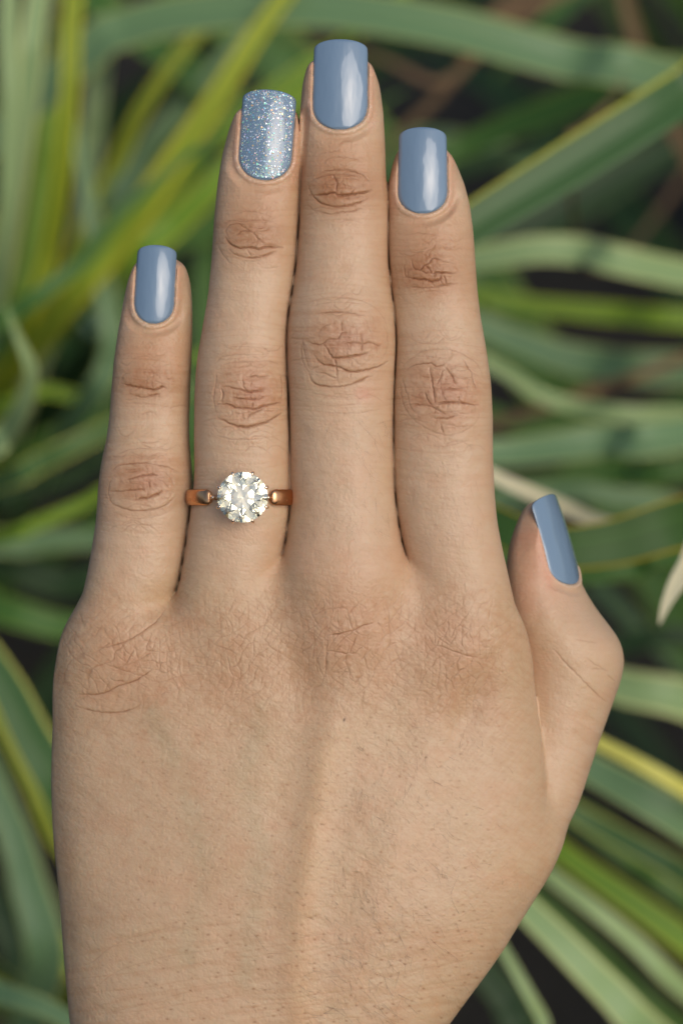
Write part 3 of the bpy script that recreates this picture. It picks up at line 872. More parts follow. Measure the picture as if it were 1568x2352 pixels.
def hatch_lines():
    """short crossing skin lines stacked over the finger joints"""
    r = random.Random(11); out = []
    for (cx, cy, sx, sy), n in zip(PIP + DIP, [26] * 4 + [13] * 4):
        for k in range(n):
            v = r.uniform(-1.5, 1.5); u = r.gauss(0, 0.45)
            y = cy + v * sy; x = cx + u * sx
            ln = r.uniform(0.35, 0.9) * sx
            cv = -0.16 * v
            p = [(x + t * ln, y + cv * sy * (4 * t * t) * -1 + r.uniform(-1.5, 1.5)) for t in (-0.5, -0.2, 0.15, 0.5)]
            out.append((r.uniform(0.8, 1.2), np.array(p)))
        for k in range(n // 2):
            x = cx + r.gauss(0, 0.4) * sx; y = cy + r.gauss(0, 0.35) * sy; ln = r.uniform(10, 26); a = 1.57 + r.gauss(0, 0.5)
            out.append((r.uniform(0.8, 1.4), np.array([(x, y), (x + math.cos(a) * ln * .5 + r.uniform(-2, 2), y + math.sin(a) * ln * .5), (x + math.cos(a) * ln, y + math.sin(a) * ln)])))
    return out

def knuckle_net(px, py):
    """the crossing families of fine skin lines over the knuckle row"""
    wa = (vnoise(px / 55, py / 55, 1) - 0.5) * 34 + (vnoise(px / 17, py / 17, 2) - 0.5) * 9
    wb = (vnoise(px / 55, py / 55, 3) - 0.5) * 34 + (vnoise(px / 17, py / 17, 4) - 0.5) * 9
    def fam(u, sp, seed, wd=1.15):
        f = u / sp
        r = np.abs(f - np.floor(f) - 0.5) * sp
        return np.exp(-(r / wd) ** 2) * (0.25 + 0.9 * sstep(0.35, 0.7, vnoise(px / 26, py / 26, seed)))
    rw = np.hypot(px - 395, py - 1345); aw = np.arctan2(py - 1345, px - 395)
    pin = sstep(520, 430, px)
    g1 = np.maximum(fam(rw + wa, 23, 5), fam(aw * 150 + wb * 0.9, 21, 6))
    c, s_ = math.cos(0.72), math.sin(0.72)
    g2 = np.maximum.reduce([0.9 * fam(px + 0.10 * (py - 1450) + wa, 21, 5), 0.9 * fam(px * c + py * s_ + wb, 25, 6), 0.8 * fam(-px * c * 0.9 + py * s_ + wa, 27, 7)])
    g = pin * g1 + (1 - pin) * g2
    m = np.maximum.reduce([blob(px, py, 300, 1520, 105, 80), blob(px, py, 550, 1500, 85, 95), blob(px, py, 790, 1480, 95, 100), blob(px, py, 1045, 1500, 85, 105), 0.8 * blob(px, py, 680, 1500, 80, 100), 0.7 * blob(px, py, 910, 1480, 70, 100)])
    return g * m * sstep(1300, 1390, py)

def crease_field(px, py):
    """depth (mm) of the traced creases at the given positions, and a soft halo"""
    dep = np.zeros_like(px); halo = np.zeros_like(px)
    order = np.argsort(py); spy = py[order]
    jobs = []
    for ln in CREASES.strip().splitlines():
        f = ln.split(); ox, oy, k = CR[int(f[0])]
        jobs.append((float(f[1]), np.array([[float(a) for a in q.split(',')] for q in f[2:]]) * k + (ox, oy)))
    for st, pts in jobs + hatch_lines():
        c = catmull(pts, 5)
        c = c + (np.stack([vnoise(c[:, 0] / 6, c[:, 1] / 6, 3), vnoise(c[:, 0] / 6, c[:, 1] / 6, 4)], -1) - 0.5) * 2.6
        R = 8
        a = np.searchsorted(spy, c[:, 1].min() - R); b = np.searchsorted(spy, c[:, 1].max() + R)
        ii = order[a:b]
        ii = ii[(px[ii] > c[:, 0].min() - R) & (px[ii] < c[:, 0].max() + R)]
        if not len(ii): continue
        x = px[ii]; y = py[ii]
        best = np.full(len(ii), 1e9, np.float32); bt = np.zeros(len(ii), np.float32)
        for q in range(len(c) - 1):
            d = c[q + 1] - c[q]; l2 = d @ d + 1e-9
            t = np.clip(((x - c[q, 0]) * d[0] + (y - c[q, 1]) * d[1]) / l2, 0, 1)
            dd = (x - c[q, 0] - t * d[0]) ** 2 + (y - c[q, 1] - t * d[1]) ** 2
            m = dd < best; best[m] = dd[m]; bt[m] = (q + t[m]) / (len(c) - 1)
        r = np.sqrt(best)
        end = 0.25 + 0.75 * np.minimum(1, 5 * np.minimum(bt, 1 - bt))
        var = 0.7 + 0.6 * vnoise(x / 14, y / 14, 5)
        sg = 0.95 + 0.30 * st
        amp = 0.72 * st ** 1.25 * end * var * (0.62 if st < 1.35 else 1.0)
        dep[ii] = np.maximum(dep[ii], amp * np.exp(-(r / sg) ** 2))
        halo[ii] = np.maximum(halo[ii], amp * np.exp(-(r / (sg * 3.2)) ** 2))
    return dep, halo

def lines(px, py, ang, lx, ly, seed, wd=0.055, warp=6.0):
    c, s = math.cos(ang), math.sin(ang)
    u = px * c + py * s; v = -px * s + py * c
    v = v + (vnoise(px / 60, py / 60, seed + 1) - 0.5) * warp
    n = vnoise(u / lx, v / ly, seed)
    return np.exp(-((n - 0.5) / wd) ** 2)

def blob(px, py, x, y, sx, sy, ang=0.0):
    c, s = math.cos(ang), math.sin(ang)
    u = (px - x) * c + (py - y) * s; v = -(px - x) * s + (py - y) * c
    return np.exp(-0.5 * ((u / sx) ** 2 + (v / sy) ** 2))

def seg_dist(px, py, pts):
    best = np.full(px.shape, 1e9, np.float32)
    for a, b in zip(pts[:-1], pts[1:]):
        d = (b[0] - a[0], b[1] - a[1]); l2 = d[0] ** 2 + d[1] ** 2
        t = np.clip(((px - a[0]) * d[0] + (py - a[1]) * d[1]) / l2, 0, 1)
        best = np.minimum(best, (px - a[0] - t * d[0]) ** 2 + (py - a[1] - t * d[1]) ** 2)
    return np.sqrt(best)

PIP = [(788, 790, 95, 82), (578, 905, 82, 82), (1015, 905, 92, 92), (335, 1105, 80, 68)]
DIP = [(783, 437, 74, 46), (582, 545, 66, 46), (985, 625, 70, 52), (345, 880, 66, 44)]

def pores(px, py):
    """follicle dots: jittered grid on the back of the hand"""
    g = 27.0
    out = np.zeros_like(px)
    xi = np.floor(px / g); yi = np.floor(py / g)
    for dx in (-1, 0, 1):
        for dy in (-1, 0, 1):
            a = (xi + dx).astype(int); b = (yi + dy).astype(int)
            jx = _tab[6][a & 255, b & 255]; jy = _tab[7][a & 255, b & 255]; st = _tab[5][a & 255, b & 255]
            cx = (a + jx) * g; cy = (b + jy) * g
            r2 = ((px - cx) / 2.5) ** 2 + ((py - cy) / 1.5) ** 2
            out = np.maximum(out, np.exp(-r2 * 0.5) * st)
    return out

def skin_relief(V, N):
    """local forms, creases and fine lines on the seen side; returns moved vertices and colour"""
    px, py = topix(V[:, 0], V[:, 1], V[:, 2])
    px = px.astype(np.float32); py = py.astype(np.float32)
    fr = sstep(0.05, 0.5, N[:, 2])
    zt = V[:, 2]
    main = (1 - sstep(1135, 1160, px) * sstep(-4.0, -9.0, zt) * sstep(1090, 1130, py)).astype(np.float32)
    # low forms
    H = 0.5 * blob(px, py, 790, 1465, 85, 95) + 0.5 * blob(px, py, 1035, 1490, 75, 110) + 0.5 * blob(px, py, 555, 1470, 70, 90) + 0.7 * blob(px, py, 290, 1490, 85, 70)
    H -= 1.0 * blob(px, py, 684, 1550, 36, 62, -0.1) + 0.5 * blob(px, py, 440, 1500, 50, 70) + 1.2 * blob(px, py, 1085, 1620, 30, 80, 0.4) + 0.25 * blob(px, py, 905, 1560, 35, 120) + 0.2 * blob(px, py, 930, 1700, 90, 60)
    td = seg_dist(px, py, [(775, 1600), (745, 1750), (715, 1950), (690, 2120), (690, 2352)])
    tf = sstep(1570, 1720, py) * (1 - 0.4 * sstep(2050, 2300, py))
    H += tf * 0.7 * np.exp(-(td / 40) ** 2)
    td2 = seg_dist(px, py, [(690, 1620), (655, 1800), (630, 2000), (610, 2150)])
    H -= sstep(1600, 1750, py) * (1 - sstep(2000, 2250, py)) * 0.15 * np.exp(-(td2 / 45) ** 2)
    td3 = seg_dist(px, py, [(1030, 1600), (960, 1800), (880, 2050), (800, 2250)])
    H += sstep(1600, 1750, py) * 0.22 * np.exp(-(td3 / 45) ** 2)
    H += (vnoise(px / 120, py / 120, 2) - 0.5) * 0.5 * sstep(1400, 1700, py)
    for x, y, sx, sy in PIP:
        H += 0.42 * blob(px, py, x, y, sx * 0.85, sy * 0.8)
    for x, y, sx, sy in DIP:
        H += 0.22 * blob(px, py, x, y - 8, sx * 0.8, sy * 0.7) - 0.2 * blob(px, py, x, y + sy * 1.6, sx, sy * 0.8)
    H = H * main
    # creases
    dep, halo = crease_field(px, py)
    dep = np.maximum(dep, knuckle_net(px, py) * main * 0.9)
    th = 1 - main
    keep = np.where(py > 0, 1.0, 0)
    # fine lines
    fing = (1 - sstep(1230, 1420, py))
    back = sstep(1230, 1420, py)
    wri = sstep(2000, 2200, py)
    nearj = np.zeros_like(px)
    for x, y, sx, sy in PIP + DIP:
        nearj = np.maximum(nearj, blob(px, py, x, y, sx * 1.15, sy * 1.35))
    bend = np.zeros_like(px)
    for x, y, sx, sy in PIP:     # lines wrap round the joints
        bend += ((px - x) / sx) ** 2 * np.clip((y - py) / sy, -1.6, 1.6) * 14 * blob(px, py, x, y, sx * 1.1, sy * 1.6)
    pb = py - bend
    l1 = lines(px, pb, 0.0, 120, 11, 1, 0.12) ; l2 = lines(px, pb, 0.06, 60, 7, 2, 0.14); l2b = lines(px, py, 0.35, 40, 7.5, 6, 0.14)
    l3 = lines(px, py, 0.62, 55, 9, 3, 0.13); l4 = lines(px, py, -0.85, 45, 8.5, 4, 0.13); l5 = lines(px, py, 1.45, 70, 11, 5, 0.12)
    l6 = lines(px, py, -0.13, 150, 13, 6, 0.12); l7 = lines(px, py, 1.1, 40, 7, 7, 0.14)
    tipz = np.zeros_like(px)
    fine = fing * (0.55 * l1 * (0.35 + 1.5 * nearj) + 0.30 * l2 + 0.16 * l2b + 0.10 * l7)
    mcp = blob(px, py, 780, 1480, 130, 120) + blob(px, py, 1040, 1490, 110, 130) + 0.9 * blob(px, py, 290, 1510, 130, 100) + 0.9 * blob(px, py, 540, 1490, 110, 130)
    mcp = np.clip(mcp, 0, 1)
    fine += back * main * (mcp * (0.5 * l5 + 0.5 * l3 + 0.4 * l4 + 0.3 * l2) + (1 - mcp) * (0.26 * l3 + 0.22 * l4 + 0.18 * l2) * (1 - wri) + wri * (0.5 * l6 + 0.25 * l3 + 0.15 * l2))
    fine += th * (0.20 * lines(px, py, 0.5, 70, 9, 2, 0.13) * sstep(1520, 1650, py) * 2.2 + 0.15 * l2)
    joint = np.zeros_like(px)
    for x, y, sx, sy in PIP + DIP:
        joint = np.maximum(joint, np.exp(-(((px - x) / (sx * 0.95)) ** 2 + ((py - y) / (sy * 0.95)) ** 2) ** 2))
    net = joint * (0.6 * lines(px, py, 0.05, 34, 8.5, 3, 0.13) + 0.5 * lines(px, py, 1.45, 26, 9, 5, 0.13) + 0.4 * lines(px, py, 0.7, 26, 8, 7, 0.13) + 0.4 * lines(px, py, -0.6, 30, 9, 1, 0.13))
    net = np.clip(net, 0, 1.2)
    pr = pores(px, py) * main * sstep(1560, 1720, py) * sstep(1240, 1080, px) * sstep(180, 380, px)
    micro = (vnoise(px / 3.1, py / 3.1, 1) - 0.5) * 0.018 + (vnoise(px / 5.5, py / 5.5, 6) - 0.5) * 0.03
    wob = (vnoise(px / 30, py / 22, 3) - 0.5) * 0.12
    disp = H - 0.11 * dep - 0.02 * halo - 0.05 * np.minimum(fine, 1.3) - 0.06 * net - 0.05 * pr + micro * 1.5 + wob
    # colour: tan skin, pinker over knuckles and finger ends, browner over the small joints, yellow over the tendon with its lit streak painted in
    base = np.array([0.545, 0.375, 0.240], np.float32)
    C = np.repeat(base[None], len(px), 0)
    def tint(wt, mul):
        nonlocal C
        C = C * (1 + wt[:, None] * (np.array(mul, np.float32)[None] - 1))
    tint(back * main, (0.96, 0.965, 0.93))
    for x, y, sx, sy in DIP:
        tint(blob(px, py, x, y - 4, sx * 0.85, sy * 0.95) * 0.9, (0.80, 0.67, 0.56))
        tint(blob(px, py, x, y - sy * 2.0, sx * 0.9, sy * 0.8) * 0.5, (0.95, 0.82, 0.74))
    for x, y, sx, sy in PIP:
        tint(np.exp(-(((px - x) / (sx * 0.95)) ** 2 + ((py - y) / (sy * 0.95)) ** 2)) * 0.9, (0.87, 0.77, 0.71))
        tint(blob(px, py, x + 8, y - 6, sx * 0.28, sy * 0.24) * 0.5, (0.92, 0.80, 0.86))
    tint(blob(px, py, 790, 1440, 90, 95) * 0.5, (1.03, 0.85, 0.84))
    tint(blob(px, py, 1050, 1500, 85, 105) * 0.4, (1.03, 0.86, 0.84))
    tint(blob(px, py, 290, 1510, 90, 80) * 0.5, (1.0, 0.85, 0.80))
    tint(blob(px, py, 540, 1500, 60, 90) * 0.35, (0.95, 0.86, 0.80))
    tint(blob(px, py, 860, 1300, 150, 50) * 0.3, (1.03, 0.92, 0.86))
    tint(blob(px, py, 1225, 1310, 60, 120) * th * 0.7, (1.0, 0.86, 0.89))
    for x, y, sx, sy, k in ((783, 385, 82, 55, 0.6), (585, 480, 70, 40, 0.3), (985, 580, 78, 60, 0.6), (345, 800, 66, 45, 0.45)):
        tint(blob(px, py, x, y, sx, sy) * k, (0.88, 0.75, 0.64))
    for x, y, sx, sy, k in ((310, 1540, 95, 70, 0.25), (575, 1540, 70, 75, 0.2), (695, 1555, 45, 70, 0.35), (1085, 1590, 45, 85, 0.15), (640, 2120, 120, 170, 0.2)):
        tint(blob(px, py, x, y, sx, sy) * k, (0.86, 0.76, 0.68))  # brown knuckle patches; those in the hollows also paint in the shade there
    vd = np.minimum(seg_dist(px, py, [(350, 1640), (420, 1800), (470, 2000), (430, 2200)]), seg_dist(px, py, [(600, 1640), (560, 1780), (600, 1950), (560, 2250)]))
    tint(np.exp(-(vd / 26) ** 2) * main * 0.8, (0.90, 0.97, 0.96))
    tint(np.exp(-(td / 34) ** 2) * sstep(1620, 1800, py) * 0.42, (1.13, 1.08, 0.94))  # yellowish tendon, brightened to paint the light along its ridge
    tint(blob(px, py, 790, 1653, 1.6, 3.2, 0.3), (0.12, 0.09, 0.08))
    tint(blob(px, py, 835, 905, 16, 14) * 0.7, (1.0, 0.74, 0.72))
    for key, nl in NAILS.items():
        t, s, q = nl.coords(V)
        rr = np.exp(-((np.abs(s) - nl.hw0 - 0.5) / 0.8) ** 2) * sstep(-0.1, 0.15, t) * sstep(1.25, 1.0, t) * (np.abs(q) < 5)
        tint(rr.astype(np.float32) * 0.55, (1.02, 0.82, 0.81))
    blotch = vnoise(px / 42, py / 42, 4); b2 = vnoise(px / 90, py / 90, 7)
    tint(sstep(0.45, 0.9, blotch) * 0.3, (1.0, 0.86, 0.80))
    tint(sstep(0.55, 0.95, b2) * 0.25, (0.96, 0.98, 0.90))
    tint((vnoise(px / 9, py / 9, 2) - 0.5) * 0.22, (0.9, 0.82, 0.76))
    tint(np.clip(dep * 0.60, 0, 0.95), (0.56, 0.42, 0.32))  # crease lines: brown pigment plus occlusion shade painted into the colour
    tint(np.clip(halo * 0.12, 0, 0.3), (0.80, 0.66, 0.58))  # soft shading beside the creases, painted in brown
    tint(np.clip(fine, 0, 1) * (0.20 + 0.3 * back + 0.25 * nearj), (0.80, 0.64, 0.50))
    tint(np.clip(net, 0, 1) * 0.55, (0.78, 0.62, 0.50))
    tint(np.clip(pr, 0, 1) * (0.6 + 0.35 * wri), (0.58, 0.42, 0.30))
    return V + N * (disp * fr)[:, None], np.clip(C, 0.02, 0.9)

def nail_beds(V):
    """press the skin under each plate, raise the folds round it"""
    V = V.copy()
    ridge = np.zeros(len(V), np.float32)
    for key, nl in NAILS.items():
        t, s, q = nl.coords(V)
        ii = np.nonzero((t > -0.35) & (t < 1.15) & (np.abs(s) < nl.hw0 + 3.5) & (q > -4.5) & (q < 4))[0]
        if not len(ii): continue
        t, s, q = t[ii], s[ii], q[ii]
        ol = nl.outline()
        a = t * nl.L
        dm = np.full(len(ii), 1e9)
        for o in ol:
            dm = np.minimum(dm, (a - o[0]) ** 2 + (s - o[1]) ** 2)
        dm = np.sqrt(dm)
        inside = (t > 0) & (t < 1) & (np.abs(s) < nl.hw(t))
        dd = np.where(inside, -dm, dm)
        fold = -0.30 + 0.52 * sstep(-0.12, 0.42, dd) - 0.12 * sstep(0.5, 1.2, dd)
        fold = fold + 0.06 * np.exp(-((dd - 0.75) / 0.12) ** 2)
        wq = (1 - sstep(0.9, 2.6, dd)) * sstep(0.90, 0.70, t) * sstep(-3.6, -1.6, q)
        qn = q + (fold - q) * wq
        qn = np.where(inside, np.minimum(qn, -0.35), qn)
        qn = np.where((dd < 0.15) & (t > 0.6), np.minimum(qn, -0.4), qn)
        V[ii] = V[ii] + np.multiply.outer(qn - q, nl.n)
        ridge[ii] = np.maximum(ridge[ii], (np.exp(-((dd - 0.45) / 0.35) ** 2) * (1 - sstep(0.15, 0.5, t)) * (~inside)).astype(np.float32))
    return V, ridge

def skin_material():
    m = Mat('skin').set(Roughness=0.42)
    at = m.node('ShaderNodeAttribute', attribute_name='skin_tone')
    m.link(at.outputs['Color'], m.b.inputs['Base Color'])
    m.b.inputs['Subsurface Weight'].default_value = 0.32
    m.b.inputs['Subsurface Radius'].default_value = (1.0, 0.38, 0.2)
    m.b.inputs['Subsurface Scale'].default_value = 0.0008
    m.b.inputs['Specular IOR Level'].default_value = 0.42
    tc = m.node('ShaderNodeTexCoord')
    vo = m.node('ShaderNodeTexVoronoi', feature='DISTANCE_TO_EDGE'); vo.inputs['Scale'].default_value = 1450
    m.link(tc.outputs['Object'], vo.inputs['Vector'])
    nz = m.node('ShaderNodeTexNoise'); nz.inputs['Scale'].default_value = 3500; nz.inputs['Detail'].default_value = 2
    m.link(tc.outputs['Object'], nz.inputs['Vector'])
    v1 = m.math('MULTIPLY', vo.outputs[0], 3.0, clamp=True)
    h = m.math('ADD', v1, m.math('MULTIPLY', nz.outputs['Fac'], 0.7))
    bp = m.node('ShaderNodeBump'); bp.inputs['Strength'].default_value = 0.35; bp.inputs['Distance'].default_value = 0.00006
    m.link(h, bp.inputs['Height']); m.link(bp.outputs[0], m.b.inputs['Normal'])
    return m.m

def polish_material():
    m = Mat('blue_grey_polish').set(Roughness=0.12, Base_Color=(0.16, 0.24, 0.33, 1))
    m.b.inputs['Coat Weight'].default_value = 0.6; m.b.inputs['Coat Roughness'].default_value = 0.03; m.b.inputs['Coat IOR'].default_value = 1.55
    tc = m.node('ShaderNodeTexCoord')
    n = m.node('ShaderNodeTexNoise'); n.inputs['Scale'].default_value = 330; n.inputs['Detail'].default_value = 2
    mp = m.node('ShaderNodeMapping'); mp.inputs['Scale'].default_value = (1.3, 0.45, 1)
    m.link(tc.outputs['Object'], mp.inputs[0]); m.link(mp.outputs[0], n.inputs['Vector'])
    bp = m.node('ShaderNodeBump'); bp.inputs['Strength'].default_value = 0.7; bp.inputs['Distance'].default_value = 0.0002
    m.link(n.outputs['Fac'], bp.inputs['Height'])
    m.link(bp.outputs[0], m.b.inputs['Coat Normal']); m.link(bp.outputs[0], m.b.inputs['Normal'])
    return m.m

HMAP = {}
def build_hand():
    V, Q = surface_nets(0.54)
    N = vert_normals(V, Q)
    _, py = topix(V[:, 0], V[:, 1], V[:, 2])
    front = ((N[Q][:, :, 2].mean(1) > -0.12) | ((V[Q][:, :, 2].mean(1) > -2.5) & (py[Q].max(1) < 1380))) & (py[Q].max(1) < 2440)
    V = project(V.astype(np.float32), 2)
    V, sw = relax_back(V, Q)
    QF, QB = Q[front], Q[~front]
    keep = np.unique(QB)                      # vertices shared with the coarse side stay put
    V1, Q1, b1 = subdivide(V, QF)
    V2, Q2, b2 = subdivide(V1, Q1)
    fixed = np.zeros(len(V2), bool)
    fixed[keep] = True; fixed[b1] = True; fixed[b2] = True
    mv = np.nonzero(~fixed)[0]
    mv = mv[mv >= 0]
    sw1 = np.concatenate([sw, np.zeros(len(V1) - len(V), np.float32)])
    _, swp = topix(V2[:, 0], V2[:, 1], V2[:, 2])
    w2 = back_weight(*topix(V2[:, 0], V2[:, 1], V2[:, 2]), V2[:, 2], vert_normals(V2, Q2))
    free = (~fixed).astype(np.float32)
    V2 = np.where((~fixed)[:, None], V2, V2)
    PV = V2.copy(); PV[mv] = project(V2[mv], 1)
    V2 = PV + (V2 - PV) * w2[:, None]
    V2 = laplace(V2, Q2, w2 * free, 6)
    gw = groove_weight(V2, 0.55)
    V2 = laplace(V2, Q2, gw * free, 25)
    V2[:, 2] -= 2.0 * groove_weight(V2, 0.21) * free
    V2 = laplace(V2, Q2, np.minimum(1, gw * 1.5) * free, 8)
    VB, ridge = nail_beds(V2)
    V2 = np.where(fixed[:, None], V2, VB)
    N2 = vert_normals(V2, Q2)
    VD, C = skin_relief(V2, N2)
    rx, ry = topix(V2[:, 0], V2[:, 1], V2[:, 2])
    fleck = 0.5 + 2.6 * sstep(0.5, 0.85, vnoise(rx / 3.2, ry / 3.2, 4)) * vnoise(rx / 11, ry / 11, 6)
    C = C * (1 + (ridge * fleck)[:, None] * np.array([0.12, 0.22, 0.34], np.float32))
    V2 = np.where(fixed[:, None], V2, VD).astype(np.float32)
    used = np.zeros(len(V2), bool); used[Q2] = True; used[QB] = True
    remap = np.cumsum(used) - 1
    me = np_mesh('hand', V2[used] / 1000, [remap[Q2], remap[QB]])
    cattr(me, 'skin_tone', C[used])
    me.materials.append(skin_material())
    o = bpy.data.objects.new('hand', me); link(o); o.matrix_world = M
    o['label'] = 'back of an outstretched hand with tan skin, polished nails and a ring'
    o['category'] = 'hand'
    # height map of the seen side for hairs and the ring
    px, py = topix(V2[:, 0], V2[:, 1], V2[:, 2])
    hm = np.full((400, 620), -99.0, np.float32)
    a = (px / 4).astype(int); b = (py / 4).astype(int)
    ok = (a >= 0) & (a < 400) & (b >= 0) & (b < 620)
    np.maximum.at(hm, (a[ok], b[ok]), V2[ok, 2])
    HMAP['h'] = hm
    return o

def top_at(px, py):
    a, b = int(px / 4), int(py / 4)
    return float(HMAP['h'][max(a, 0):a + 1, max(b, 0):b + 1].max())

def build_nails(hand):
    pol = polish_material()
    labels = {'middle': 'glossy blue grey nail of the middle finger', 'ring': 'blue grey nail covered in silver glitter', 'index': 'glossy blue grey nail of the index finger',
              'pinky': 'small glossy blue grey nail of the little finger', 'thumb': 'blue grey thumb nail seen from its side'}
    for key, nl in NAILS.items():
        me = nl.mesh('fingernail'); me.materials.append(pol)
        o = bpy.data.objects.new('fingernail', me); link(o, hand)
        o['label'] = labels[key]
        if key == 'ring':
            build_glitter(o, nl)

def build_glitter(parent, nl):
    g = Mat('glitter').set(Metallic=0.4, Roughness=0.3)
    at = g.node('ShaderNodeAttribute', attribute_name='flake'); g.link(at.outputs['Color'], g.b.inputs['Base Color'])
    cols = np.array([(.95, .97, 1), (.95, .97, 1), (.85, .95, 1), (.6, .85, 1), (.35, .75, 1), (.3, .9, .6), (1, .55, .3), (.5, .95, .9), (.95, 1, .75), (.55, 1, .85), (.7, 1, .6), (1, .9, .5), (1, .75, .35), (1, .7, .75), (.8, .7, 1), (.55, .65, 1), (.9, 1, .95)])
    V, F, C = [], [], []
    n = 2100; k = 0
    while k < n:
        t = rng.uniform(0.03, 0.985); s = rng.uniform(-1, 1)
        dens = 0.5 + 0.5 * sstep(0.42, 0.85, t) + 0.5 * (t < 0.16) + 0.35 * (abs(s) > 0.75)
        if rng.random() > dens: continue
        big = rng.random() < 0.16
        r = rng.uniform(0.11, 0.17) if big else rng.uniform(0.03, 0.075)
        s = s * max(nl.hw(np.array(t)) - r - 0.25, 0)
        c = nl.pt(np.array([t]), np.array([s]), 0.02 + 0.02 * rng.random())[0]
        e = 1e-3
        du = nl.pt(np.array([t + e]), np.array([s]))[0] - nl.pt(np.array([t - e]), np.array([s]))[0]
        dv = nl.pt(np.array([t]), np.array([s + .05]))[0] - nl.pt(np.array([t]), np.array([s - .05]))[0]
        du /= np.linalg.norm(du); dv /= np.linalg.norm(dv); nn = np.cross(dv, du); nn /= np.linalg.norm(nn)
        if nn @ nl.n < 0: nn = -nn
        tl = rng.normal(0, 0.26, 2)
        a1 = du + nn * tl[0]; a2 = dv + nn * tl[1]
        ph = rng.uniform(0, 1); b = len(V)
        for q in range(6):
            an = ph + q * math.pi / 3
            V.append(c + (a1 * math.cos(an) + a2 * math.sin(an)) * r)
        F.append([b, b + 1, b + 2, b + 3]); F.append([b, b + 3, b + 4, b + 5])
        col = cols[rng.integers(len(cols))] * rng.uniform(0.75, 1.0)
        C += [col] * 6
        k += 1
    me = np_mesh('glitter', np.array(V) / 1000, [np.array(F)], smooth=False)
    cattr(me, 'flake', np.array(C)); me.materials.append(g.m)
    o = bpy.data.objects.new('glitter', me); o['kind'] = 'stuff'; link(o, parent)

# ------------------------------------------------------------------ ring
def tube_mesh(name, pts, rad, n=8, cap=True):
    pts = np.asarray(pts, float); rad = np.broadcast_to(np.asarray(rad, float), (len(pts),))
    T = np.gradient(pts, axis=0); T /= np.linalg.norm(T, axis=1)[:, None] + 1e-9
    a = np.array([0, 0, 1.0]) if abs(T[0, 2]) < 0.9 else np.array([1.0, 0, 0])
    Nn = a[None] - (T @ a)[:, None] * T; Nn /= np.linalg.norm(Nn, axis=1)[:, None] + 1e-9; B = np.cross(T, Nn)
    an = np.linspace(0, 2 * np.pi, n, endpoint=False)
    V = pts[:, None] + rad[:, None, None] * (np.cos(an)[None, :, None] * Nn[:, None] + np.sin(an)[None, :, None] * B[:, None])
    k = len(pts); i = np.arange(k * n).reshape(k, n); j = np.roll(i, -1, 1)
    F = [np.stack([i[:-1], j[:-1], j[1:], i[1:]], -1).reshape(-1, 4)]
    V = V.reshape(-1, 3)
    if cap:
        V = np.concatenate([V, pts[:1], pts[-1:]])
        F.append(np.stack([j[0], i[0], np.full(n, k * n)], -1)); F.append(np.stack([i[-1], j[-1], np.full(n, k * n + 1)], -1))
    return np_mesh(name, V / 1000, F)

def torus_mesh(name, R, r, z, n=48, m=10, sq=1.0):
    a = np.linspace(0, 2 * np.pi, n, endpoint=False); b = np.linspace(0, 2 * np.pi, m, endpoint=False)
    A, Bb = np.meshgrid(a, b, indexing='ij')
    V = np.stack([(R + r * np.cos(Bb)) * np.cos(A), (R + r * np.cos(Bb)) * np.sin(A), z + r * sq * np.sin(Bb)], -1).reshape(-1, 3)
    i = np.arange(n * m).reshape(n, m); i2 = np.roll(i, -1, 0)
    F = np.stack([i, i2, np.roll(i2, -1, 1), np.roll(i, -1, 1)], -1).reshape(-1, 4)
    return np_mesh(name, V / 1000, [F])

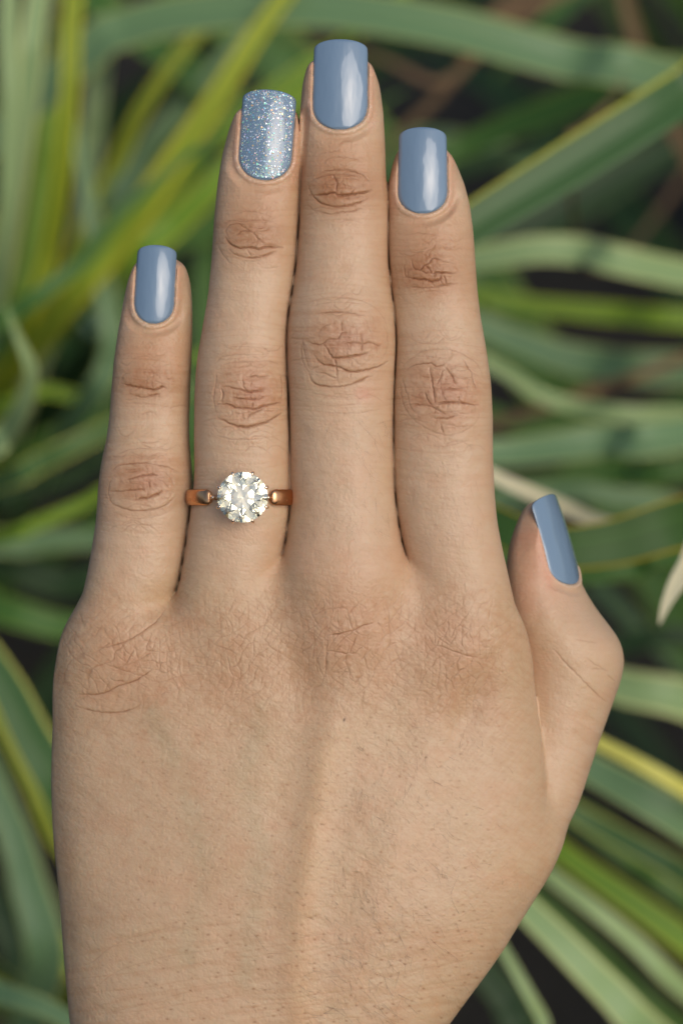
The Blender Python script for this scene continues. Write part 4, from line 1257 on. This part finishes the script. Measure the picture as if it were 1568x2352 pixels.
def build_ring():
    cy = 1143.0
    y0 = ypx(cy)
    cx, wd, zc, hr = [float(v[0]) for v in RING.at(np.array([y0], np.float32))]
    a, b = wd, wd * hr
    ztop = zc + b
    c0 = np.array([cx, y0, zc])
    root = bpy.data.objects.new('ring', None); link(root)
    root.matrix_world = M @ Matrix.Translation(Vector(c0) / 1000)
    root['label'] = 'rose gold solitaire ring with a large round faceted diamond on the ring finger'
    root['category'] = 'ring'
    gold = Mat('rose_gold').set(Metallic=1.0, Roughness=0.24, Base_Color=(0.66, 0.36, 0.185, 1))
    tcg = gold.node('ShaderNodeTexCoord'); ng = gold.node('ShaderNodeTexNoise'); ng.inputs['Scale'].default_value = 900; ng.inputs['Detail'].default_value = 4
    gold.link(tcg.outputs['Object'], ng.inputs['Vector'])
    gold.link(gold.math('MULTIPLY_ADD', ng.outputs['Fac'], 0.22, 0.13), gold.b.inputs['Roughness'])
    pale = Mat('pale_gold').set(Metallic=1.0, Roughness=0.18, Base_Color=(0.93, 0.74, 0.56, 1))
    dia = Mat('diamond'); dia.n.remove(dia.b)
    gl = dia.node('ShaderNodeBsdfGlass'); gl.inputs['IOR'].default_value = 2.42; gl.inputs['Roughness'].default_value = 0.0; gl.inputs['Color'].default_value = (0.992, 0.982, 0.915, 1)
    dia.link(gl.outputs[0], dia.out.inputs[0])
    def add(me, mat):
        me.materials.append(mat); o = bpy.data.objects.new(me.name, me); link(o, root)
        if me.name.split('.')[0] not in ('band', 'bead'): o.location.x = 0.0005
        return o
    # band: D-profile swept round the finger, narrowing under the stone
    n, m = 420, 16
    ph = np.linspace(0, 2 * np.pi, n, endpoint=False)
    e = 2 / 2.2
    ex = np.sign(np.sin(ph)) * np.abs(np.sin(ph)) ** e; ez = np.sign(np.cos(ph)) * np.abs(np.cos(ph)) ** e
    px_ = a * ex; pz_ = b * ez
    nx = ex * b; nz_ = ez * a; ln = np.hypot(nx, nz_); nx /= ln; nz_ /= ln
    under = np.where(pz_ > 0, 1 - sstep(4.55, 5.05, np.abs(px_)), 0)
    uu = np.where(pz_ > 0, np.clip((np.abs(px_) - 4.55) / 0.9, 0, 1), 1); arc = np.sqrt(1 - (1 - uu) ** 2)
    half = 0.42 + 0.94 * arc
    thick = 0.55 + 0.6 * arc
    an = np.linspace(0, 2 * np.pi, m, endpoint=False)
    V = np.zeros((n, m, 3))
    for q in range(m):
        yy = half * np.sign(np.cos(an[q])) * abs(np.cos(an[q])) ** 0.9
        tt = 0.05 + thick * 0.5 * (1 + np.sign(np.sin(an[q])) * abs(np.sin(an[q])) ** 0.9)
        V[:, q, 0] = px_ + nx * tt; V[:, q, 1] = yy; V[:, q, 2] = pz_ + nz_ * tt
    i = np.arange(n * m).reshape(n, m); i2 = np.roll(i, -1, 0)
    F = np.stack([i, np.roll(i, -1, 1), np.roll(i2, -1, 1), i2], -1).reshape(-1, 4)
    add(np_mesh('band', V.reshape(-1, 3) / 1000, [F]), gold.m)
    # stone
    R = 4.14; zg = b + 4.35; th_g = 0.12
    pts = []
    jit = random.Random(5)
    def ringp(r, z, n, off=0.0):
        for k in range(n):
            t = 2 * math.pi * (k + off) / n
            t += jit.uniform(-0.045, 0.045) * (n == 8); rr = r * (1 + jit.uniform(-0.025, 0.025) * (n == 8))
            pts.append((rr * math.cos(t), rr * math.sin(t), z))
    zt = zg + 1.55
    ringp(R * 0.50, zt, 8, 0.5)
    ringp(R * 0.765, zg + 0.93, 8, 0.0)
    ringp(R, zg + th_g, 16, 0.0); ringp(R * 0.998, zg + th_g, 16, 0.5)
    ringp(R, zg - th_g, 16, 0.0); ringp(R * 0.998, zg - th_g, 16, 0.5)
    ringp(R * 0.40, zg - 2.36, 8, 0.0)
    ringp(0.02, zg - 3.62, 4, 0.5)
    bm = bmesh.new()
    for q in pts: bm.verts.new((q[0] / 1000, q[1] / 1000, q[2] / 1000))
    bmesh.ops.convex_hull(bm, input=bm.verts[:])
    bmesh.ops.recalc_face_normals(bm, faces=bm.faces[:])
    me = bpy.data.meshes.new('diamond'); bm.to_mesh(me); bm.free()
    add(me, dia.m)['label'] = 'round faceted colourless diamond'
    # basket and claws
    add(torus_mesh('gallery', R * 0.62, 0.20, zg - 1.75), pale.m)
    add(torus_mesh('gallery', R * 0.45, 0.32, zg - 3.15), pale.m)
    for k in range(8):
        t = 2 * math.pi * (k + 0.5) / 8
        prof = [(R * 0.42, zg - 3.2, .30), (R * 0.66, zg - 1.8, .28), (R * 1.0, zg - 0.4, .27), (R * 1.05, zg + 0.1, .29), (R * 1.01, zg + 0.42, .29), (R * 0.955, zg + 0.54, .23), (R * 0.925, zg + 0.54, .08)]
        pts3 = catmull([(r * math.cos(t), r * math.sin(t), z) for r, z, _ in prof], 4)
        rad = np.interp(np.linspace(0, len(prof) - 1, len(pts3)), range(len(prof)), [q[2] for q in prof])
        add(tube_mesh('prong', pts3, rad, 8), pale.m)
    for sx in (-1, 1):
        bm = bmesh.new(); bmesh.ops.create_icosphere(bm, subdivisions=2, radius=0.00032)
        for v in bm.verts: v.co += Vector((sx * 4.55, 0.0, b * (1 - (4.55 / a) ** 2.2) ** (1 / 2.2) + 1.0)) / 1000
        for f in bm.faces: f.smooth = True
        me = bpy.data.meshes.new('bead'); bm.to_mesh(me); bm.free(); add(me, pale.m)

# ------------------------------------------------------------------ fine hairs
def build_hair(hand):
    hm = Mat('hair').set(Roughness=0.45, Base_Color=(0.10, 0.058, 0.03, 1))
    V, F = [], []
    def hair(px, py, ang, length, curl, r):
        z = top_at(px, py)
        if z < -5: return
        p = P(px, py, z); d = np.array([math.cos(ang), math.sin(ang), 0.0])
        pts = []
        n = 6
        for i in range(n):
            f = i / (n - 1)
            pts.append(p + np.array([0, 0, 0.05 + 0.55 * math.sin(f * math.pi * 0.8)]))
            q = ang + curl * f
            p = p + np.array([math.cos(q), math.sin(q), 0]) * length / (n - 1)
            px2, py2 = topix(*p)
            if not (0 < px2 < 1590 and 0 < py2 < 2470): return
            z2 = top_at(px2, py2)
            if z2 < -20: return
            p[2] = p[2] * 0.3 + z2 * 0.7
        pts = np.array(pts); b = len(V)
        for i, q in enumerate(pts):
            rr = r * (1 - 0.8 * i / (n - 1))
            for k in range(3):
                t = k * 2.094
                V.append(q + np.array([-math.sin(ang) * math.cos(t), math.cos(ang) * math.cos(t), math.sin(t)]) * rr)
        for i in range(n - 1):
            for k in range(3):
                F.append([b + i * 3 + k, b + i * 3 + (k + 1) % 3, b + (i + 1) * 3 + (k + 1) % 3, b + (i + 1) * 3 + k])
    for _ in range(430):
        y = 1620 + 760 * rng.random() ** 0.7
        x = rng.normal(880, 130) - (y - 1900) * 0.12
        if not 420 < x < 1180: continue
        hair(x, y, rng.normal(-1.0 if x > 760 else -0.5, 0.4) + (math.pi if rng.random() < 0.3 else 0), rng.uniform(1.5, 4.2) * (0.7 + 0.5 * (y > 2050)), rng.normal(0, 0.6), rng.uniform(0.013, 0.024))
    for _ in range(110):
        x = rng.uniform(690, 890); y = rng.uniform(960, 1230)
        hair(x, y, rng.normal(-1.2, 0.35), rng.uniform(1.5, 3.8), rng.normal(0, 0.9), 0.011)
    for _ in range(60):
        x = rng.uniform(930, 1110); y = rng.uniform(1020, 1250)
        hair(x, y, rng.normal(-1.2, 0.35), rng.uniform(1.2, 3.0), rng.normal(0, 0.9), 0.010)
    me = np_mesh('fine_hair', np.array(V) / 1000, [np.array(F)])
    me.materials.append(hm.m)
    o = bpy.data.objects.new('fine_hair', me); o['kind'] = 'stuff'; link(o, hand)

build_ground()
build_plants()
hand = build_hand()
build_nails(hand)
build_ring()
build_hair(hand)
